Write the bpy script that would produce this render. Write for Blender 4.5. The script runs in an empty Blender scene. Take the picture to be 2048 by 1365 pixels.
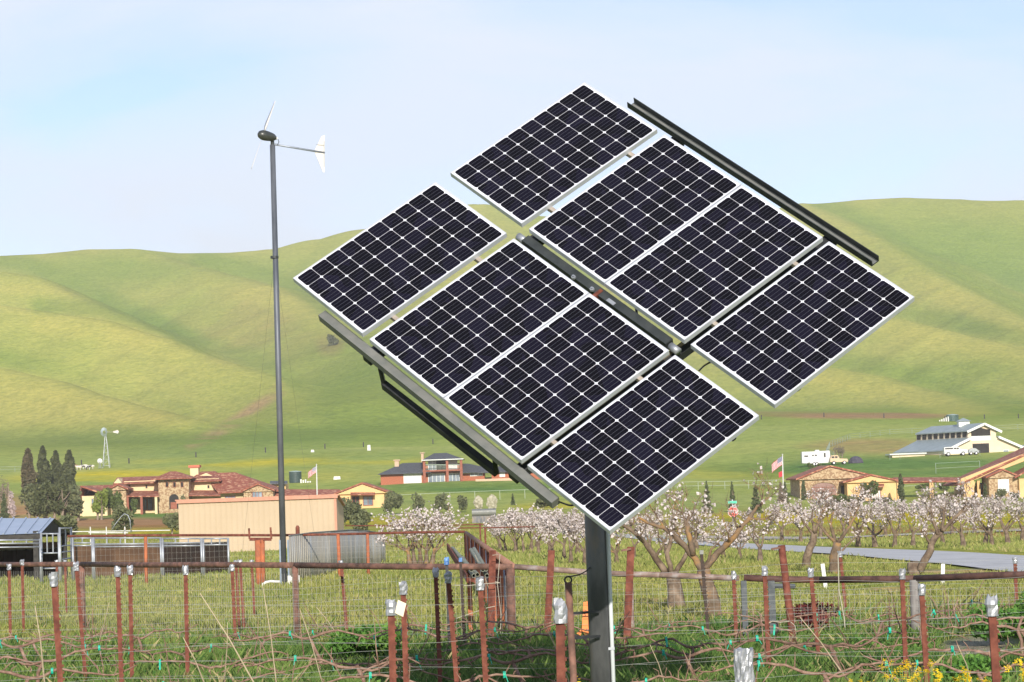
import bpy, math, random
import numpy as np
from mathutils import Vector, Matrix, Quaternion
random.seed(7); rng=np.random.default_rng(7)
scene=bpy.context.scene; COL=scene.collection
# ---------------------------------------------------------------- camera, light, sky
F=5097.4; CX=1024.0; CY=682.5; CAMH=2.2
PITCH=math.atan((975-682.5)/F); ROLL=0.035
cd=bpy.data.cameras.new('camera'); cam=bpy.data.objects.new('camera',cd); COL.objects.link(cam)
cd.sensor_width=36; cd.lens=36*F/2048; cd.clip_start=.5; cd.clip_end=20000
c_,s_=math.cos(PITCH),math.sin(PITCH)
_u0=Vector((0,-s_,c_)); _r0=Vector((1,0,0)); FWD=Vector((0,c_,s_))
RT=(_r0*math.cos(ROLL)-_u0*math.sin(ROLL)); UP=(_u0*math.cos(ROLL)+_r0*math.sin(ROLL))
CAM=Vector((0,0,CAMH))
cam.matrix_world=Matrix(((RT.x,UP.x,-FWD.x,0),(RT.y,UP.y,-FWD.y,0),(RT.z,UP.z,-FWD.z,CAMH),(0,0,0,1)))
scene.camera=cam
def ray(px,py): return FWD+RT*((px-CX)/F)-UP*((py-CY)/F)
SUN_EL=math.radians(20.5); SUN_AZ=math.radians(4.5)   # behind the camera, a touch to its right
sd=Vector((math.sin(SUN_AZ)*math.cos(SUN_EL),-math.cos(SUN_AZ)*math.cos(SUN_EL),math.sin(SUN_EL)))
ld=bpy.data.lights.new('sun','SUN'); ld.energy=4.8; ld.angle=math.radians(.6); ld.color=(1,.93,.82)
lo=bpy.data.objects.new('sun',ld); COL.objects.link(lo); lo.rotation_euler=(-sd).to_track_quat('-Z','Y').to_euler(); lo.location=(0,-20,30)
w=bpy.data.worlds.new('World'); scene.world=w; w.use_nodes=True
nt=w.node_tree; N=nt.nodes; L=nt.links; N.clear()
out=N.new('ShaderNodeOutputWorld'); bg=N.new('ShaderNodeBackground'); L.new(bg.outputs[0],out.inputs[0])
sky=N.new('ShaderNodeTexSky'); sky.sky_type='NISHITA'; sky.sun_disc=False; sky.sun_elevation=SUN_EL; sky.sun_rotation=math.radians(180)-SUN_AZ
sky.air_density=1.0; sky.dust_density=.6; sky.ozone_density=1.0
bg.inputs[1].default_value=.12
tc=N.new('ShaderNodeTexCoord'); mp=N.new('ShaderNodeMapping'); mp.inputs['Scale'].default_value=(2.6,2.6,8.5); mp.inputs['Location'].default_value=(.35,0,.55); mp.inputs['Rotation'].default_value=(0,math.radians(6),0)
L.new(tc.outputs['Generated'],mp.inputs[0])
nz=N.new('ShaderNodeTexNoise'); nz.inputs['Scale'].default_value=1.9; nz.inputs['Detail'].default_value=9; nz.inputs['Roughness'].default_value=.52; nz.inputs['Distortion'].default_value=.35
L.new(mp.outputs[0],nz.inputs[0])
rp=N.new('ShaderNodeValToRGB'); rp.color_ramp.elements[0].position=.38; rp.color_ramp.elements[0].color=(.30,.30,.30,1); rp.color_ramp.elements[1].position=.58; rp.color_ramp.elements[1].color=(.96,.96,.96,1)
L.new(nz.outputs[0],rp.inputs[0])
mx=N.new('ShaderNodeMix'); mx.data_type='RGBA'
def _blob(px,py,rad,amt,sx):
    v=N.new('ShaderNodeVectorMath'); v.operation='SUBTRACT'; L.new(tc.outputs['Generated'],v.inputs[0]); v.inputs[1].default_value=ray(px,py).normalized()
    m_=N.new('ShaderNodeVectorMath'); m_.operation='MULTIPLY'; L.new(v.outputs[0],m_.inputs[0]); m_.inputs[1].default_value=(sx,1,1)
    l_=N.new('ShaderNodeVectorMath'); l_.operation='LENGTH'; L.new(m_.outputs[0],l_.inputs[0])
    q_=N.new('ShaderNodeMapRange'); q_.interpolation_type='SMOOTHSTEP'; L.new(l_.outputs['Value'],q_.inputs[0]); q_.inputs[1].default_value=0; q_.inputs[2].default_value=rad; q_.inputs[3].default_value=amt; q_.inputs[4].default_value=0; return q_.outputs[0]
cur=rp.outputs[0]
for a_ in ((60,195,.050,.50,.38),(470,118,.030,.42,.30),(330,205,.03,.22,.3),(1150,330,.06,.18,.3),(2050,250,.09,.20,.5)):
    s1=N.new('ShaderNodeMath'); s1.operation='SUBTRACT'; s1.use_clamp=True; L.new(cur,s1.inputs[0]); L.new(_blob(*a_),s1.inputs[1]); cur=s1.outputs[0]
tint=N.new('ShaderNodeMix'); tint.data_type='RGBA'; tint.blend_type='MULTIPLY'; tint.inputs[0].default_value=1; L.new(sky.outputs[0],tint.inputs[6]); tint.inputs[7].default_value=(.86,.89,1.18,1)
sz_=N.new('ShaderNodeSeparateXYZ'); L.new(tc.outputs['Generated'],sz_.inputs[0]); hi=N.new('ShaderNodeMapRange'); hi.interpolation_type='SMOOTHSTEP'; L.new(sz_.outputs['Z'],hi.inputs[0]); hi.inputs[1].default_value=.24; hi.inputs[2].default_value=.7; hi.inputs[3].default_value=1; hi.inputs[4].default_value=.25
m3=N.new('ShaderNodeMath'); m3.operation='MULTIPLY'; L.new(cur,m3.inputs[0]); L.new(hi.outputs[0],m3.inputs[1]); cur=m3.outputs[0]
L.new(cur,mx.inputs[0]); L.new(tint.outputs[2],mx.inputs[6]); mx.inputs[7].default_value=(5.25,5.76,6.6,1)
L.new(mx.outputs[2],bg.inputs[0])
scene.view_settings.view_transform='Standard'; scene.view_settings.look='None'; scene.view_settings.gamma=1
scene.view_settings.exposure=0.42
# ---------------------------------------------------------------- projection helpers (photo pixel <-> place)
def at(px,py,Y):
    r=ray(px,py); return CAM+r*(Y/r.y)
def proj(x,y,z):
    x=np.asarray(x,float); y=np.asarray(y,float); z=np.asarray(z,float)-CAMH
    dz=x*FWD.x+y*FWD.y+z*FWD.z; dx=x*RT.x+y*RT.y+z*RT.z; dy=x*UP.x+y*UP.y+z*UP.z
    return CX+F*dx/dz, CY-F*dy/dz
# ---------------------------------------------------------------- terrain
_A=[]
for d in (3,8,16,30,48,62):
    for p in (-500,500,1024,1600,2500): _A.append((p,d,-.0076*d))
_A+=[(-500,90,-.7),(0,90,-.7),(500,90,-.68),(1024,90,-.7),(1350,90,-.8),(1640,101,-.95),(2048,80,-.72),(2048,100,-1.0),(2500,90,-.8),
 (1465,176,-2.1),(2048,176,-2.1),(2500,176,-2.2),(1024,176,-1.4),(500,159,-1.2),(0,160,-1.2),(-500,160,-1.2),
 (-500,300,-.9),(300,306,-.9),(700,300,-1.5),(1024,300,-1.9),(1465,300,-2.3),(1700,260,-2.3),(2048,260,-2.2),(2500,270,-2.2),
 (-500,425,0),(0,425,-.1),(300,425,-.1),(700,425,-.3),(1000,410,-.3),(1500,420,-.2),(1700,408,-1.6),(2048,408,-1.7),(2500,410,-1.5),
 (620,462,1.3),(900,462,1.4),(1060,462,1.2),(1500,450,.5),(1700,460,1.1),(2048,470,1.6),(2500,480,2),
 (760,505,3.5),(900,505,3.75),(1060,505,3.6),(1250,510,3.2),(600,560,5.0),(400,560,5.0),(100,560,5.2),(-500,560,5.5),
 (1450,560,3.6),(1635,540,4.7),(1780,555,5.4),(1900,560,6.0),(2048,560,6.3),(2500,570,7),
 (213,700,11.4),(0,700,11.6),(-500,700,12),(600,700,12.2),(1024,750,14),(1400,750,15.5),(1750,720,14),(2048,720,14),(2500,720,15),
 (1905,830,18.6),(1650,850,22),(2048,850,19.5),(0,850,20.7),(400,850,20.8),(700,850,21),(1024,850,20.5),(1300,850,21),(-500,850,21),(2500,850,20),
 (-500,1200,33),(300,1200,33),(1024,1200,33),(1700,1200,33),(2500,1200,33)]
_A=np.array(_A,float)
def _tc(p,d): return np.stack([np.asarray(p)/650.,2.1*np.log(np.asarray(d))],-1)
_P=_tc(_A[:,0],_A[:,1])
def _phi(r): return np.where(r>1e-9,r*r*np.log(np.maximum(r,1e-9)),0)
def _solve():
    n=len(_P); K=_phi(np.linalg.norm(_P[:,None]-_P[None],axis=2))+np.eye(n)*.01
    Q=np.c_[np.ones(n),_P]; M=np.block([[K,Q],[Q.T,np.zeros((3,3))]])
    return np.linalg.solve(M,np.r_[_A[:,2],0,0,0])
_W=_solve()
def _gb(x,y):
    x=np.asarray(x,float); y=np.asarray(y,float); yy=np.maximum(y,3)
    p=np.clip(CX+F*x/yy,-500,2500); q=_tc(p,np.clip(yy,3,1200)).reshape(-1,2); o=np.empty(len(q))
    for i in range(0,len(q),20000):
        b=q[i:i+20000]; K=_phi(np.linalg.norm(b[:,None]-_P[None],axis=2)); o[i:i+20000]=K@_W[:len(_P)]+_W[len(_P)]+b@_W[len(_P)+1:]
    return o.reshape(yy.shape)
# ridges and spurs of the hills: photo points with their distances
RIDGES=[
 (.42,70,[(-2600,470,2100),(-1200,500,2000),(-400,520,1950),(0,513,1900),(90,509,1900),(180,500,1900),(250,500,1900),(350,508,1920),(450,507,1930),(540,500,1950),(640,480,1960),(730,460,1970),(830,436,1980),(950,414,2000),(1080,437,2000),(1300,455,2000),(1480,432,2000),(1610,412,2000),(1720,401,2000),(1800,397,2000),(1900,400,2000),(2048,408,2000),(2500,440,2050),(3300,420,2100),(4600,480,2200)]),
 (.5,22,[(-600,520,1600),(-100,528,1600),(60,552,1580),(150,592,1540),(230,628,1480),(305,662,1430),(380,705,1360)]),
 (.5,22,[(-700,560,1400),(-150,590,1380),(80,622,1350),(200,640,1320),(320,676,1280),(430,720,1230),(545,754,1170),(600,800,1090),(610,850,1000)]),
 (.46,20,[(-800,680,1250),(-200,715,1170),(0,737,1120),(100,760,1090),(200,793,1050),(300,820,1010),(370,842,970)]),
 (.46,40,[(280,512,1880),(390,535,1800),(460,553,1740),(530,571,1680),(600,604,1600),(655,645,1500),(690,700,1380)]),
 (.36,60,[(950,416,1980),(930,480,1800),(900,560,1600),(860,650,1400),(820,740,1200),(760,800,1050)]),
 (.5,22,[(1600,414,1980),(1640,427,1900),(1700,452,1820),(1760,482,1750),(1830,528,1660),(1900,570,1580),(1980,610,1500),(2060,650,1420),(2200,720,1300)]),
 (.5,22,[(1400,560,1600),(1600,600,1480),(1790,638,1400),(1880,660,1350),(1960,680,1310),(2060,702,1260),(2250,760,1150)]),
 (.46,20,[(1250,660,1500),(1480,700,1330),(1660,737,1230),(1750,752,1190),(1850,783,1140),(1950,812,1080),(2048,838,1000)]),
 (.45,50,[(2048,408,2000),(2300,520,1800),(2600,640,1500),(2800,760,1200)]),
 (.4,50,[(1250,455,2000),(1230,560,1700),(1200,660,1450),(1180,760,1200),(1170,810,1080)]),
]
_R=[]
for s,wd,pts in RIDGES:
    _R.append((s,wd,np.array([[*at(px,py,d)] for px,py,d in pts])))
def _hill(x,y,crest=False):
    x=np.asarray(x,float); y=np.asarray(y,float); H=[]; DD=[]
    for s,wd,P in _R:
        best=np.full(x.shape,-1e4); bd=np.full(x.shape,1e4)
        for a,b in zip(P[:-1],P[1:]):
            dx,dy=b[0]-a[0],b[1]-a[1]; t=np.clip(((x-a[0])*dx+(y-a[1])*dy)/(dx*dx+dy*dy),0,1)
            D=np.hypot(x-a[0]-t*dx,y-a[1]-t*dy); z=a[2]+t*(b[2]-a[2])
            h=z-s*(np.sqrt(D*D+wd*wd*.16)-wd*.4); bd=np.where(h>best,D,bd); best=np.maximum(best,h)
        H.append(best); DD.append(bd)
    if crest:
        H=np.stack(H); DD=np.stack(DD); i=H.argmax(0)[None]; return np.take_along_axis(DD,i,0)[0],np.take_along_axis(H,i,0)[0]
    return np.stack(H)
def G(x,y):
    x=np.asarray(x,float); y=np.asarray(y,float); sh=x.shape; xx=np.atleast_1d(x).ravel(); yy=np.atleast_1d(y).ravel()
    b=_gb(xx,yy); m=yy>700; o=b.copy()
    if m.any():
        H=_hill(xx[m],yy[m]); X=np.vstack([b[m][None],H]); k=4.; mxx=X.max(0); o[m]=mxx+k*np.log(np.exp((X-mxx)/k).sum(0)); 
    return o.reshape(sh) if sh else float(o[0])
def gpt(px,d,py=1100):
    x=0
    for _ in range(4):
        x=at(px,py,d).x; z=G(x,d); _,py=proj(x,d,z)
    return Vector((x,d,z))
def ground_at(px,py,lo=20,hi=1500):
    # where the sight line through a photo pixel meets the ground
    a,b=lo,hi; r=ray(px,py)
    ys=np.geomspace(lo,hi,400); xs=r.x/r.y*ys; zs=CAMH+r.z/r.y*ys; g=G(xs,ys); i=np.argmax(zs<g)
    if not (zs<g).any(): i=len(ys)-1
    y=ys[i]; return Vector((r.x/r.y*y,y,G(r.x/r.y*y,y)))
# ---------------------------------------------------------------- mesh + object helpers
MATS={}
class MB:
    def __init__(s): s.v=[]; s.f=[]; s.m=[]; s.c=None
    def add(s,vs,fs,mi=0):
        o=len(s.v); s.v+= [tuple(p) for p in vs]; s.f+=[tuple(i+o for i in f) for f in fs]; s.m+=[mi]*len(fs); return s
    def box(s,x0,y0,z0,x1,y1,z1,mi=0):
        v=[(x0,y0,z0),(x1,y0,z0),(x1,y1,z0),(x0,y1,z0),(x0,y0,z1),(x1,y0,z1),(x1,y1,z1),(x0,y1,z1)]
        return s.add(v,[(0,3,2,1),(4,5,6,7),(0,1,5,4),(1,2,6,5),(2,3,7,6),(3,0,4,7)],mi)
    def obox(s,c,ax,ay,az,mi=0):
        c,ax,ay,az=map(Vector,(c,ax,ay,az)); v=[c+ax*i+ay*j+az*k for k in(-1,1) for j in(-1,1) for i in(-1,1)]
        return s.add(v,[(0,2,3,1),(4,5,7,6),(0,1,5,4),(1,3,7,5),(3,2,6,7),(2,0,4,6)],mi)
    def bar(s,a,b,wx,wy,up=(0,0,1),mi=0):
        a,b=Vector(a),Vector(b); d=b-a; l=d.length/2; d.normalize(); u=Vector(up); 
        if abs(u.dot(d))>.99: u=Vector((0,1,0))
        r=d.cross(u).normalized(); u=r.cross(d)
        return s.obox((a+b)/2,r*wx/2,u*wy/2,d*l,mi)
    def tube(s,pts,rad,n=8,mi=0,cap=True):
        pts=[Vector(p) for p in pts]; k=len(pts)
        if not hasattr(rad,'__len__'): rad=[rad]*k
        vs=[]; pr=None
        for i,p in enumerate(pts):
            t=(pts[min(i+1,k-1)]-pts[max(i-1,0)]).normalized()
            if pr is None: r=t.orthogonal().normalized()
            else:
                r=(pr-t*pr.dot(t)); r=r.normalized() if r.length>1e-6 else t.orthogonal().normalized()
            pr=r; q=t.cross(r)
            for j in range(n):
                a=2*math.pi*j/n; vs.append(p+(r*math.cos(a)+q*math.sin(a))*rad[i])
        fs=[(i*n+j,i*n+(j+1)%n,(i+1)*n+(j+1)%n,(i+1)*n+j) for i in range(k-1) for j in range(n)]
        if cap: fs+=[tuple(range(n-1,-1,-1)),tuple((k-1)*n+j for j in range(n))]
        return s.add(vs,fs,mi)
    def poly(s,pts,mi=0): return s.add(pts,[tuple(range(len(pts)))],mi)
    def prism(s,pts,dv,mi=0):
        dv=Vector(dv); n=len(pts); p=[Vector(a) for a in pts]; q=[a+dv for a in p]
        return s.add(p+q,[tuple(range(n-1,-1,-1)),tuple(range(n,2*n))]+[(i,(i+1)%n,n+(i+1)%n,n+i) for i in range(n)],mi)
    def lathe(s,prof,n=24,mi=0,c=(0,0,0)):
        vs=[(c[0]+r*math.cos(2*math.pi*j/n),c[1]+r*math.sin(2*math.pi*j/n),c[2]+z) for r,z in prof for j in range(n)]
        return s.add(vs,[(i*n+j,i*n+(j+1)%n,(i+1)*n+(j+1)%n,(i+1)*n+j) for i in range(len(prof)-1) for j in range(n)],mi)
    def build(s,name,mats,parent=None,org=None,smooth=False,cols=None):
        me=bpy.data.meshes.new(name)
        v=s.v
        if org is not None: v=[(a[0]-org[0],a[1]-org[1],a[2]-org[2]) for a in v]
        me.from_pydata(v,[],s.f)
        if not isinstance(mats,(list,tuple)): mats=[mats]
        for m in mats: me.materials.append(m)
        if len(mats)>1: me.polygons.foreach_set('material_index',s.m)
        if smooth: me.polygons.foreach_set('use_smooth',[True]*len(me.polygons))
        if cols is not None:
            at_=me.color_attributes.new('col','FLOAT_COLOR','POINT'); at_.data.foreach_set('color',np.asarray(cols,np.float32).ravel())
        o=bpy.data.objects.new(name,me); COL.objects.link(o)
        if parent is not None: o.parent=parent
        return o
def npmesh(name,V,Fc,mats,parent=None,cols=None,smooth=False):
    me=bpy.data.meshes.new(name); V=np.asarray(V,np.float32); Fc=np.asarray(Fc,np.int32); k=Fc.shape[1]
    me.vertices.add(len(V)); me.vertices.foreach_set('co',V.ravel()); me.loops.add(Fc.size); me.loops.foreach_set('vertex_index',Fc.ravel())
    me.polygons.add(len(Fc)); me.polygons.foreach_set('loop_start',np.arange(0,Fc.size,k,dtype=np.int32)); me.polygons.foreach_set('loop_total',np.full(len(Fc),k,np.int32))
    if smooth: me.polygons.foreach_set('use_smooth',np.ones(len(Fc),bool))
    me.update(calc_edges=True)
    for m in (mats if isinstance(mats,(list,tuple)) else [mats]): me.materials.append(m)
    if cols is not None:
        c=np.ones((len(V),4),np.float32); c[:,:3]=cols; a=me.color_attributes.new('col','FLOAT_COLOR','POINT'); a.data.foreach_set('color',c.ravel())
    o=bpy.data.objects.new(name,me); COL.objects.link(o)
    if parent is not None: o.parent=parent
    return o
def thing(name,label,cat,loc=(0,0,0),group=None,rz=0):
    o=bpy.data.objects.new(name,None); COL.objects.link(o); o.empty_display_size=.1; o.location=loc; o.rotation_euler=(0,0,rz)
    return tag(o,label,cat,group)
def tag(o,label,cat,group=None,kind=None):
    if label: o['label']=label
    if cat: o['category']=cat
    if group: o['group']=group
    if kind: o['kind']=kind
    return o
def struct(o): o['kind']='structure'; return o
def copytree(o,parent=None):
    c=o.copy(); COL.objects.link(c)
    if parent is not None: c.parent=parent
    for ch in list(o.children): copytree(ch,c)
    return c
ORD='first second third fourth fifth sixth seventh eighth ninth tenth eleventh twelfth thirteenth fourteenth fifteenth sixteenth seventeenth eighteenth nineteenth twentieth'.split()
ORD+=['twenty-'+o for o in ORD[:9]]+['thirtieth']+['thirty-'+o for o in ORD[:9]]+['fortieth']+['forty-'+o for o in ORD[:9]]+['fiftieth']+['fifty-'+o for o in ORD[:9]]+['sixtieth']+['sixty-'+o for o in ORD[:9]]
# ---------------------------------------------------------------- materials
def mat(name,c1,c2=None,scale=4,rough=.8,metal=0,bump=0,detail=5,stretch=None,attr=False,spec=.35,pos=(.35,.65),bscale=None,kind='noise',c3=None,coord='Object',trans=0):
    m=bpy.data.materials.new(name); m.use_nodes=True; t=m.node_tree; n=t.nodes; l=t.links; b=n['Principled BSDF']
    b.inputs['Roughness'].default_value=rough; b.inputs['Metallic'].default_value=metal; b.inputs['Specular IOR Level'].default_value=spec
    tcn=n.new('ShaderNodeTexCoord'); src=tcn.outputs[coord]
    if stretch:
        mpn=n.new('ShaderNodeMapping'); mpn.inputs['Scale'].default_value=stretch; l.new(src,mpn.inputs[0]); src=mpn.outputs[0]
    colout=None
    if c2 is not None or attr:
        if kind=='noise':
            x=n.new('ShaderNodeTexNoise'); x.inputs['Scale'].default_value=scale; x.inputs['Detail'].default_value=detail; x.inputs['Roughness'].default_value=.6; fo=x.outputs[0]
        else:
            x=n.new('ShaderNodeTexVoronoi'); x.inputs['Scale'].default_value=scale; sx=n.new('ShaderNodeSeparateColor'); l.new(x.outputs['Color'],sx.inputs[0]); fo=sx.outputs[0]
        l.new(src,x.inputs['Vector'])
        r=n.new('ShaderNodeValToRGB'); e=r.color_ramp.elements; e[0].position=pos[0]; e[1].position=pos[1]
        if attr:
            e[0].color=(*( [c1]*3 if not hasattr(c1,'__len__') else c1),1); e[1].color=(*( [c2]*3 if not hasattr(c2,'__len__') else c2),1)
        else: e[0].color=(*c1,1); e[1].color=(*c2,1)
        if c3 is not None: q=e.new(.5*(pos[0]+pos[1])); q.color=(*c3,1)
        l.new(fo,r.inputs[0]); colout=r.outputs[0]
        if attr:
            a=n.new('ShaderNodeAttribute'); a.attribute_name='col'; mm=n.new('ShaderNodeMix'); mm.data_type='RGBA'; mm.blend_type='MULTIPLY'; mm.inputs[0].default_value=1
            l.new(a.outputs['Color'],mm.inputs[6]); l.new(colout,mm.inputs[7]); colout=mm.outputs[2]
        l.new(colout,b.inputs['Base Color'])
    else: b.inputs['Base Color'].default_value=(*c1,1)
    if bump:
        x2=n.new('ShaderNodeTexNoise'); x2.inputs['Scale'].default_value=bscale or scale*2; x2.inputs['Detail'].default_value=6; l.new(src,x2.inputs['Vector'])
        bn=n.new('ShaderNodeBump'); bn.inputs['Strength'].default_value=1; bn.inputs['Distance'].default_value=bump; l.new(x2.outputs[0],bn.inputs['Height']); l.new(bn.outputs[0],b.inputs['Normal'])
    if trans:
        tr=n.new('ShaderNodeBsdfTranslucent'); ms=n.new('ShaderNodeMixShader'); ms.inputs[0].default_value=trans
        if colout is not None: l.new(colout,tr.inputs[0])
        else: tr.inputs[0].default_value=(*c1,1)
        l.new(b.outputs[0],ms.inputs[1]); l.new(tr.outputs[0],ms.inputs[2]); l.new(ms.outputs[0],n['Material Output'].inputs[0])
    return m
# ---------------------------------------------------------------- ground and hills
def vnoise(x,y,s,seed=0):
    # smooth value noise in numpy
    x=x/s+seed*17.3; y=y/s+seed*9.1; xi=np.floor(x); yi=np.floor(y); fx=x-xi; fy=y-yi; fx=fx*fx*(3-2*fx); fy=fy*fy*(3-2*fy)
    h=lambda a,b:(np.sin(a*127.1+b*311.7+seed*74.7)*43758.5453)%1
    return (h(xi,yi)*(1-fx)+h(xi+1,yi)*fx)*(1-fy)+(h(xi,yi+1)*(1-fx)+h(xi+1,yi+1)*fx)*fy
def fbm(x,y,s,seed=0): return (vnoise(x,y,s,seed)+.5*vnoise(x,y,s/2.1,seed+1)+.25*vnoise(x,y,s/4.3,seed+2)+.12*vnoise(x,y,s/9,seed+3))/1.87
C_GR=np.array([.26,.31,.075]); C_YG=np.array([.44,.40,.13]); C_DG=np.array([.115,.20,.05]); C_BR=np.array([.36,.20,.105]); C_YE=np.array([.52,.42,.02]); C_TAN=np.array([.40,.30,.12]); C_PALE=np.array([.27,.31,.10]); C_STR=np.array([.46,.36,.20])
def ell(px,py,cx,cy,rx,ry,soft=.35):
    d=np.sqrt(((px-cx)/rx)**2+((py-cy)/ry)**2); return np.clip((1+soft-d)/(2*soft),0,1)
def line(px,py,pts,wd):
    best=np.full(px.shape,1e9)
    for a,b in zip(pts[:-1],pts[1:]):
        dx,dy=b[0]-a[0],b[1]-a[1]; t=np.clip(((px-a[0])*dx+(py-a[1])*dy)/(dx*dx+dy*dy),0,1)
        best=np.minimum(best,np.hypot(px-a[0]-t*dx,py-a[1]-t*dy))
    return np.clip(1.4-best/wd,0,1)
def cover(x,y,z):
    px,py=proj(x,y,z); px=np.where(y>2,px,1024); py=np.where(y>2,py,1500)
    n1=fbm(x,y,np.where(y>300,90.,7.),3); n2=fbm(x,y,np.where(y>300,26.,2.2),8); n3=fbm(x,y,np.where(y>300,260.,30.),5)
    def mixc(c,t,f): return c+(t-c)*f[...,None]
    c=np.broadcast_to(C_GR,x.shape+(3,)).copy()
    near=y<60; mid=(y>=60)&(y<330); far=y>=330; hill=y>=760
    c=mixc(c,C_YG,np.clip((n1*.6+n2*.5-.30)*2.2,0,1)*np.where(near|mid,.75,.30))
    lush=np.clip((42-y)/6+(n2-.5)*1.2,0,1); c=mixc(c,C_DG,lush*.85)
    # hill cover: straw-coloured tops, fresh green hollows, bare reddish patches
    if hill.any():
        D,Hm=_hill(x.ravel(),y.ravel(),True); D=D.reshape(x.shape); Hm=Hm.reshape(x.shape)
        hf=np.clip((y-760)/120,0,1)*np.clip((Hm+4-z+6)/10,0,1)
        top=np.exp(-D/70.)*(.75+.35*n3); hollow=np.clip((D-60)/120,0,1)
        c=mixc(c,np.array([.235,.30,.045]),np.clip((y-760)/120,0,1)*.85)
        c=mixc(c,np.array([.19,.275,.05]),hf*hollow*.9*(.6+.5*n3))
        c=mixc(c,np.array([.42,.40,.10]),np.clip(hf*top*1.0,0,.9))
        c=mixc(c,C_TAN,hf*np.clip((n1*.7+n2*.5-.56)*2.6,0,1)*.22)
        c=np.where((y>=1e9)[...,None],c,c)
    E=[ # photo-derived patches of ground cover: centre, radii, colour, amount
     (300,975,170,30,C_YE,.75),(190,958,150,18,C_YE,.95),(470,925,170,9,C_YE,.75),(720,922,150,8,C_YE,.5),(520,950,200,20,C_YE,.22),(700,915,160,10,C_YE,.2),
     (1450,942,150,14,C_YE,.45),(1600,955,60,8,C_YE,.4),(1900,955,120,6,C_YE,.4),(960,972,80,5,C_YE,.35),(100,1060,60,10,C_YE,.1),(360,1062,160,9,C_YE,.5),
     (1800,1038,420,13,C_YE,.95),(1560,1030,60,10,C_YE,.6),(740,1042,90,9,C_YE,.5),(1090,1010,70,8,C_YE,.5),(960,1075,120,16,C_YE,.22),
     (300,1032,190,11,C_DG,.95),(960,975,230,11,C_DG,.75),(1800,938,320,24,C_DG,.85),(1480,935,100,9,C_DG,.6),(500,905,260,14,C_DG,.25),(250,893,240,22,C_DG,.28),
     (0,1015,130,22,C_BR,.85),(180,1047,330,11,C_BR,.9),(1900,1063,420,9,C_BR,.85),(1450,1068,130,9,C_BR,.55),(1750,893,130,14,C_BR,.5),(1740,832,170,6,C_BR,.8),(1500,828,200,5,C_BR,.4),
     (60,940,120,6,C_PALE,.7),(600,1005,500,9,C_PALE,.7),(1430,1000,160,14,C_PALE,.6),
     (660,690,26,22,C_BR,.7),(1950,640,60,30,C_DG,.25),(2030,560,40,20,C_DG,.3),
     (1355,1232,60,10,C_BR,.55),(1350,1202,110,5,C_STR,1.0),(1790,1180,70,5,C_STR,1.),(1980,1178,20,3,C_STR,.9),(1100,1290,30,20,C_STR,.4),(1970,1300,90,26,np.array([.36,.34,.31]),1.0),(1900,1265,45,8,C_BR,.6),(1530,1210,50,5,C_STR,.6),
     (1700,1112,90,5,C_STR,.6),(1890,1144,130,6,C_STR,.8),(2000,1156,120,6,C_STR,.5),(1080,1090,160,3,C_STR,.7),(780,1098,120,4,C_STR,.5),
     (480,690,200,60,C_BR,.16),(560,600,120,50,C_BR,.14),(120,560,160,30,C_BR,.10)]
    for cx,cy,rx,ry,col,a in E:
        f=ell(px,py,cx,cy,rx,ry)*a
        f=np.clip(f*(.55+n2*1.0) if col is not C_YE else f*np.clip((n2*.6+n1*.6-.35)*3.2,0,1.2),0,1); c=mixc(c,col,f)
    # straw-yellow spur crests against fresh green hollows behind them
    for P_ in ([(0,540),(60,552),(150,592),(230,628),(305,662),(400,715)],[(80,632),(200,642),(320,677),(430,720),(545,754),(590,790)],[(0,737),(100,760),(200,793),(300,820),(370,842)],[(400,535),(460,553),(530,571),(600,604),(655,645)],
               [(1640,427),(1700,452),(1760,482),(1830,528),(1900,570),(1980,610),(2060,650)],[(1700,620),(1790,640),(1880,661),(1960,681),(2060,702)],[(1600,722),(1660,738),(1750,753),(1850,784),(1950,813),(2048,838)]):
        up=line(px,py,[(a,b_-22) for a,b_ in P_],20); dn=line(px,py,[(a,b_+20) for a,b_ in P_],20)
        hy=np.clip((y-880)/60,0,1); c=mixc(c,np.array([.155,.24,.032]),np.clip(up,0,1)*.55*hy*(1-np.clip(dn,0,1)*.8)); c=mixc(c,np.array([.43,.40,.09]),np.clip(dn,0,1)*.6*hy)
    for cx,cy,rx,ry,col,a in ((760,790,210,130,np.array([.175,.255,.035]),.8),(240,540,260,32,np.array([.185,.27,.04]),.6),(120,830,260,60,np.array([.40,.36,.10]),.6),(330,745,240,50,np.array([.36,.38,.085]),.5),(1920,480,170,70,np.array([.185,.27,.04]),.6),(1900,740,160,30,np.array([.185,.27,.04]),.5),(1800,700,200,25,np.array([.40,.38,.10]),.3),(300,875,330,22,np.array([.17,.25,.045]),.6)):
        c=mixc(c,col,ell(px,py,cx,cy,rx,ry,.6)*a*hill)
    c=np.where(((y>300)&(y<900))[...,None],c*(1+.24*np.clip((y-300)/100,0,1)*np.clip((900-y)/140,0,1))[...,None],c)  # extra sunlight put into the colour of the gently sloping middle distance
    g=line(px,py,[(380,888),(430,868),(480,838),(520,808),(560,780)],12)*np.clip((n2-.25)*3,0,1); c=mixc(c,np.array([.40,.25,.13]),g*.8)
    g=line(px,py,[(700,870),(640,880),(560,880),(500,885)],14); c=mixc(c,C_DG,g*.25)
    c=mixc(c,np.array([.42,.40,.36]),line(px,py,[(1640,1083),(1500,1080),(1380,1076)],3)*.6)
    return c
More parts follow.
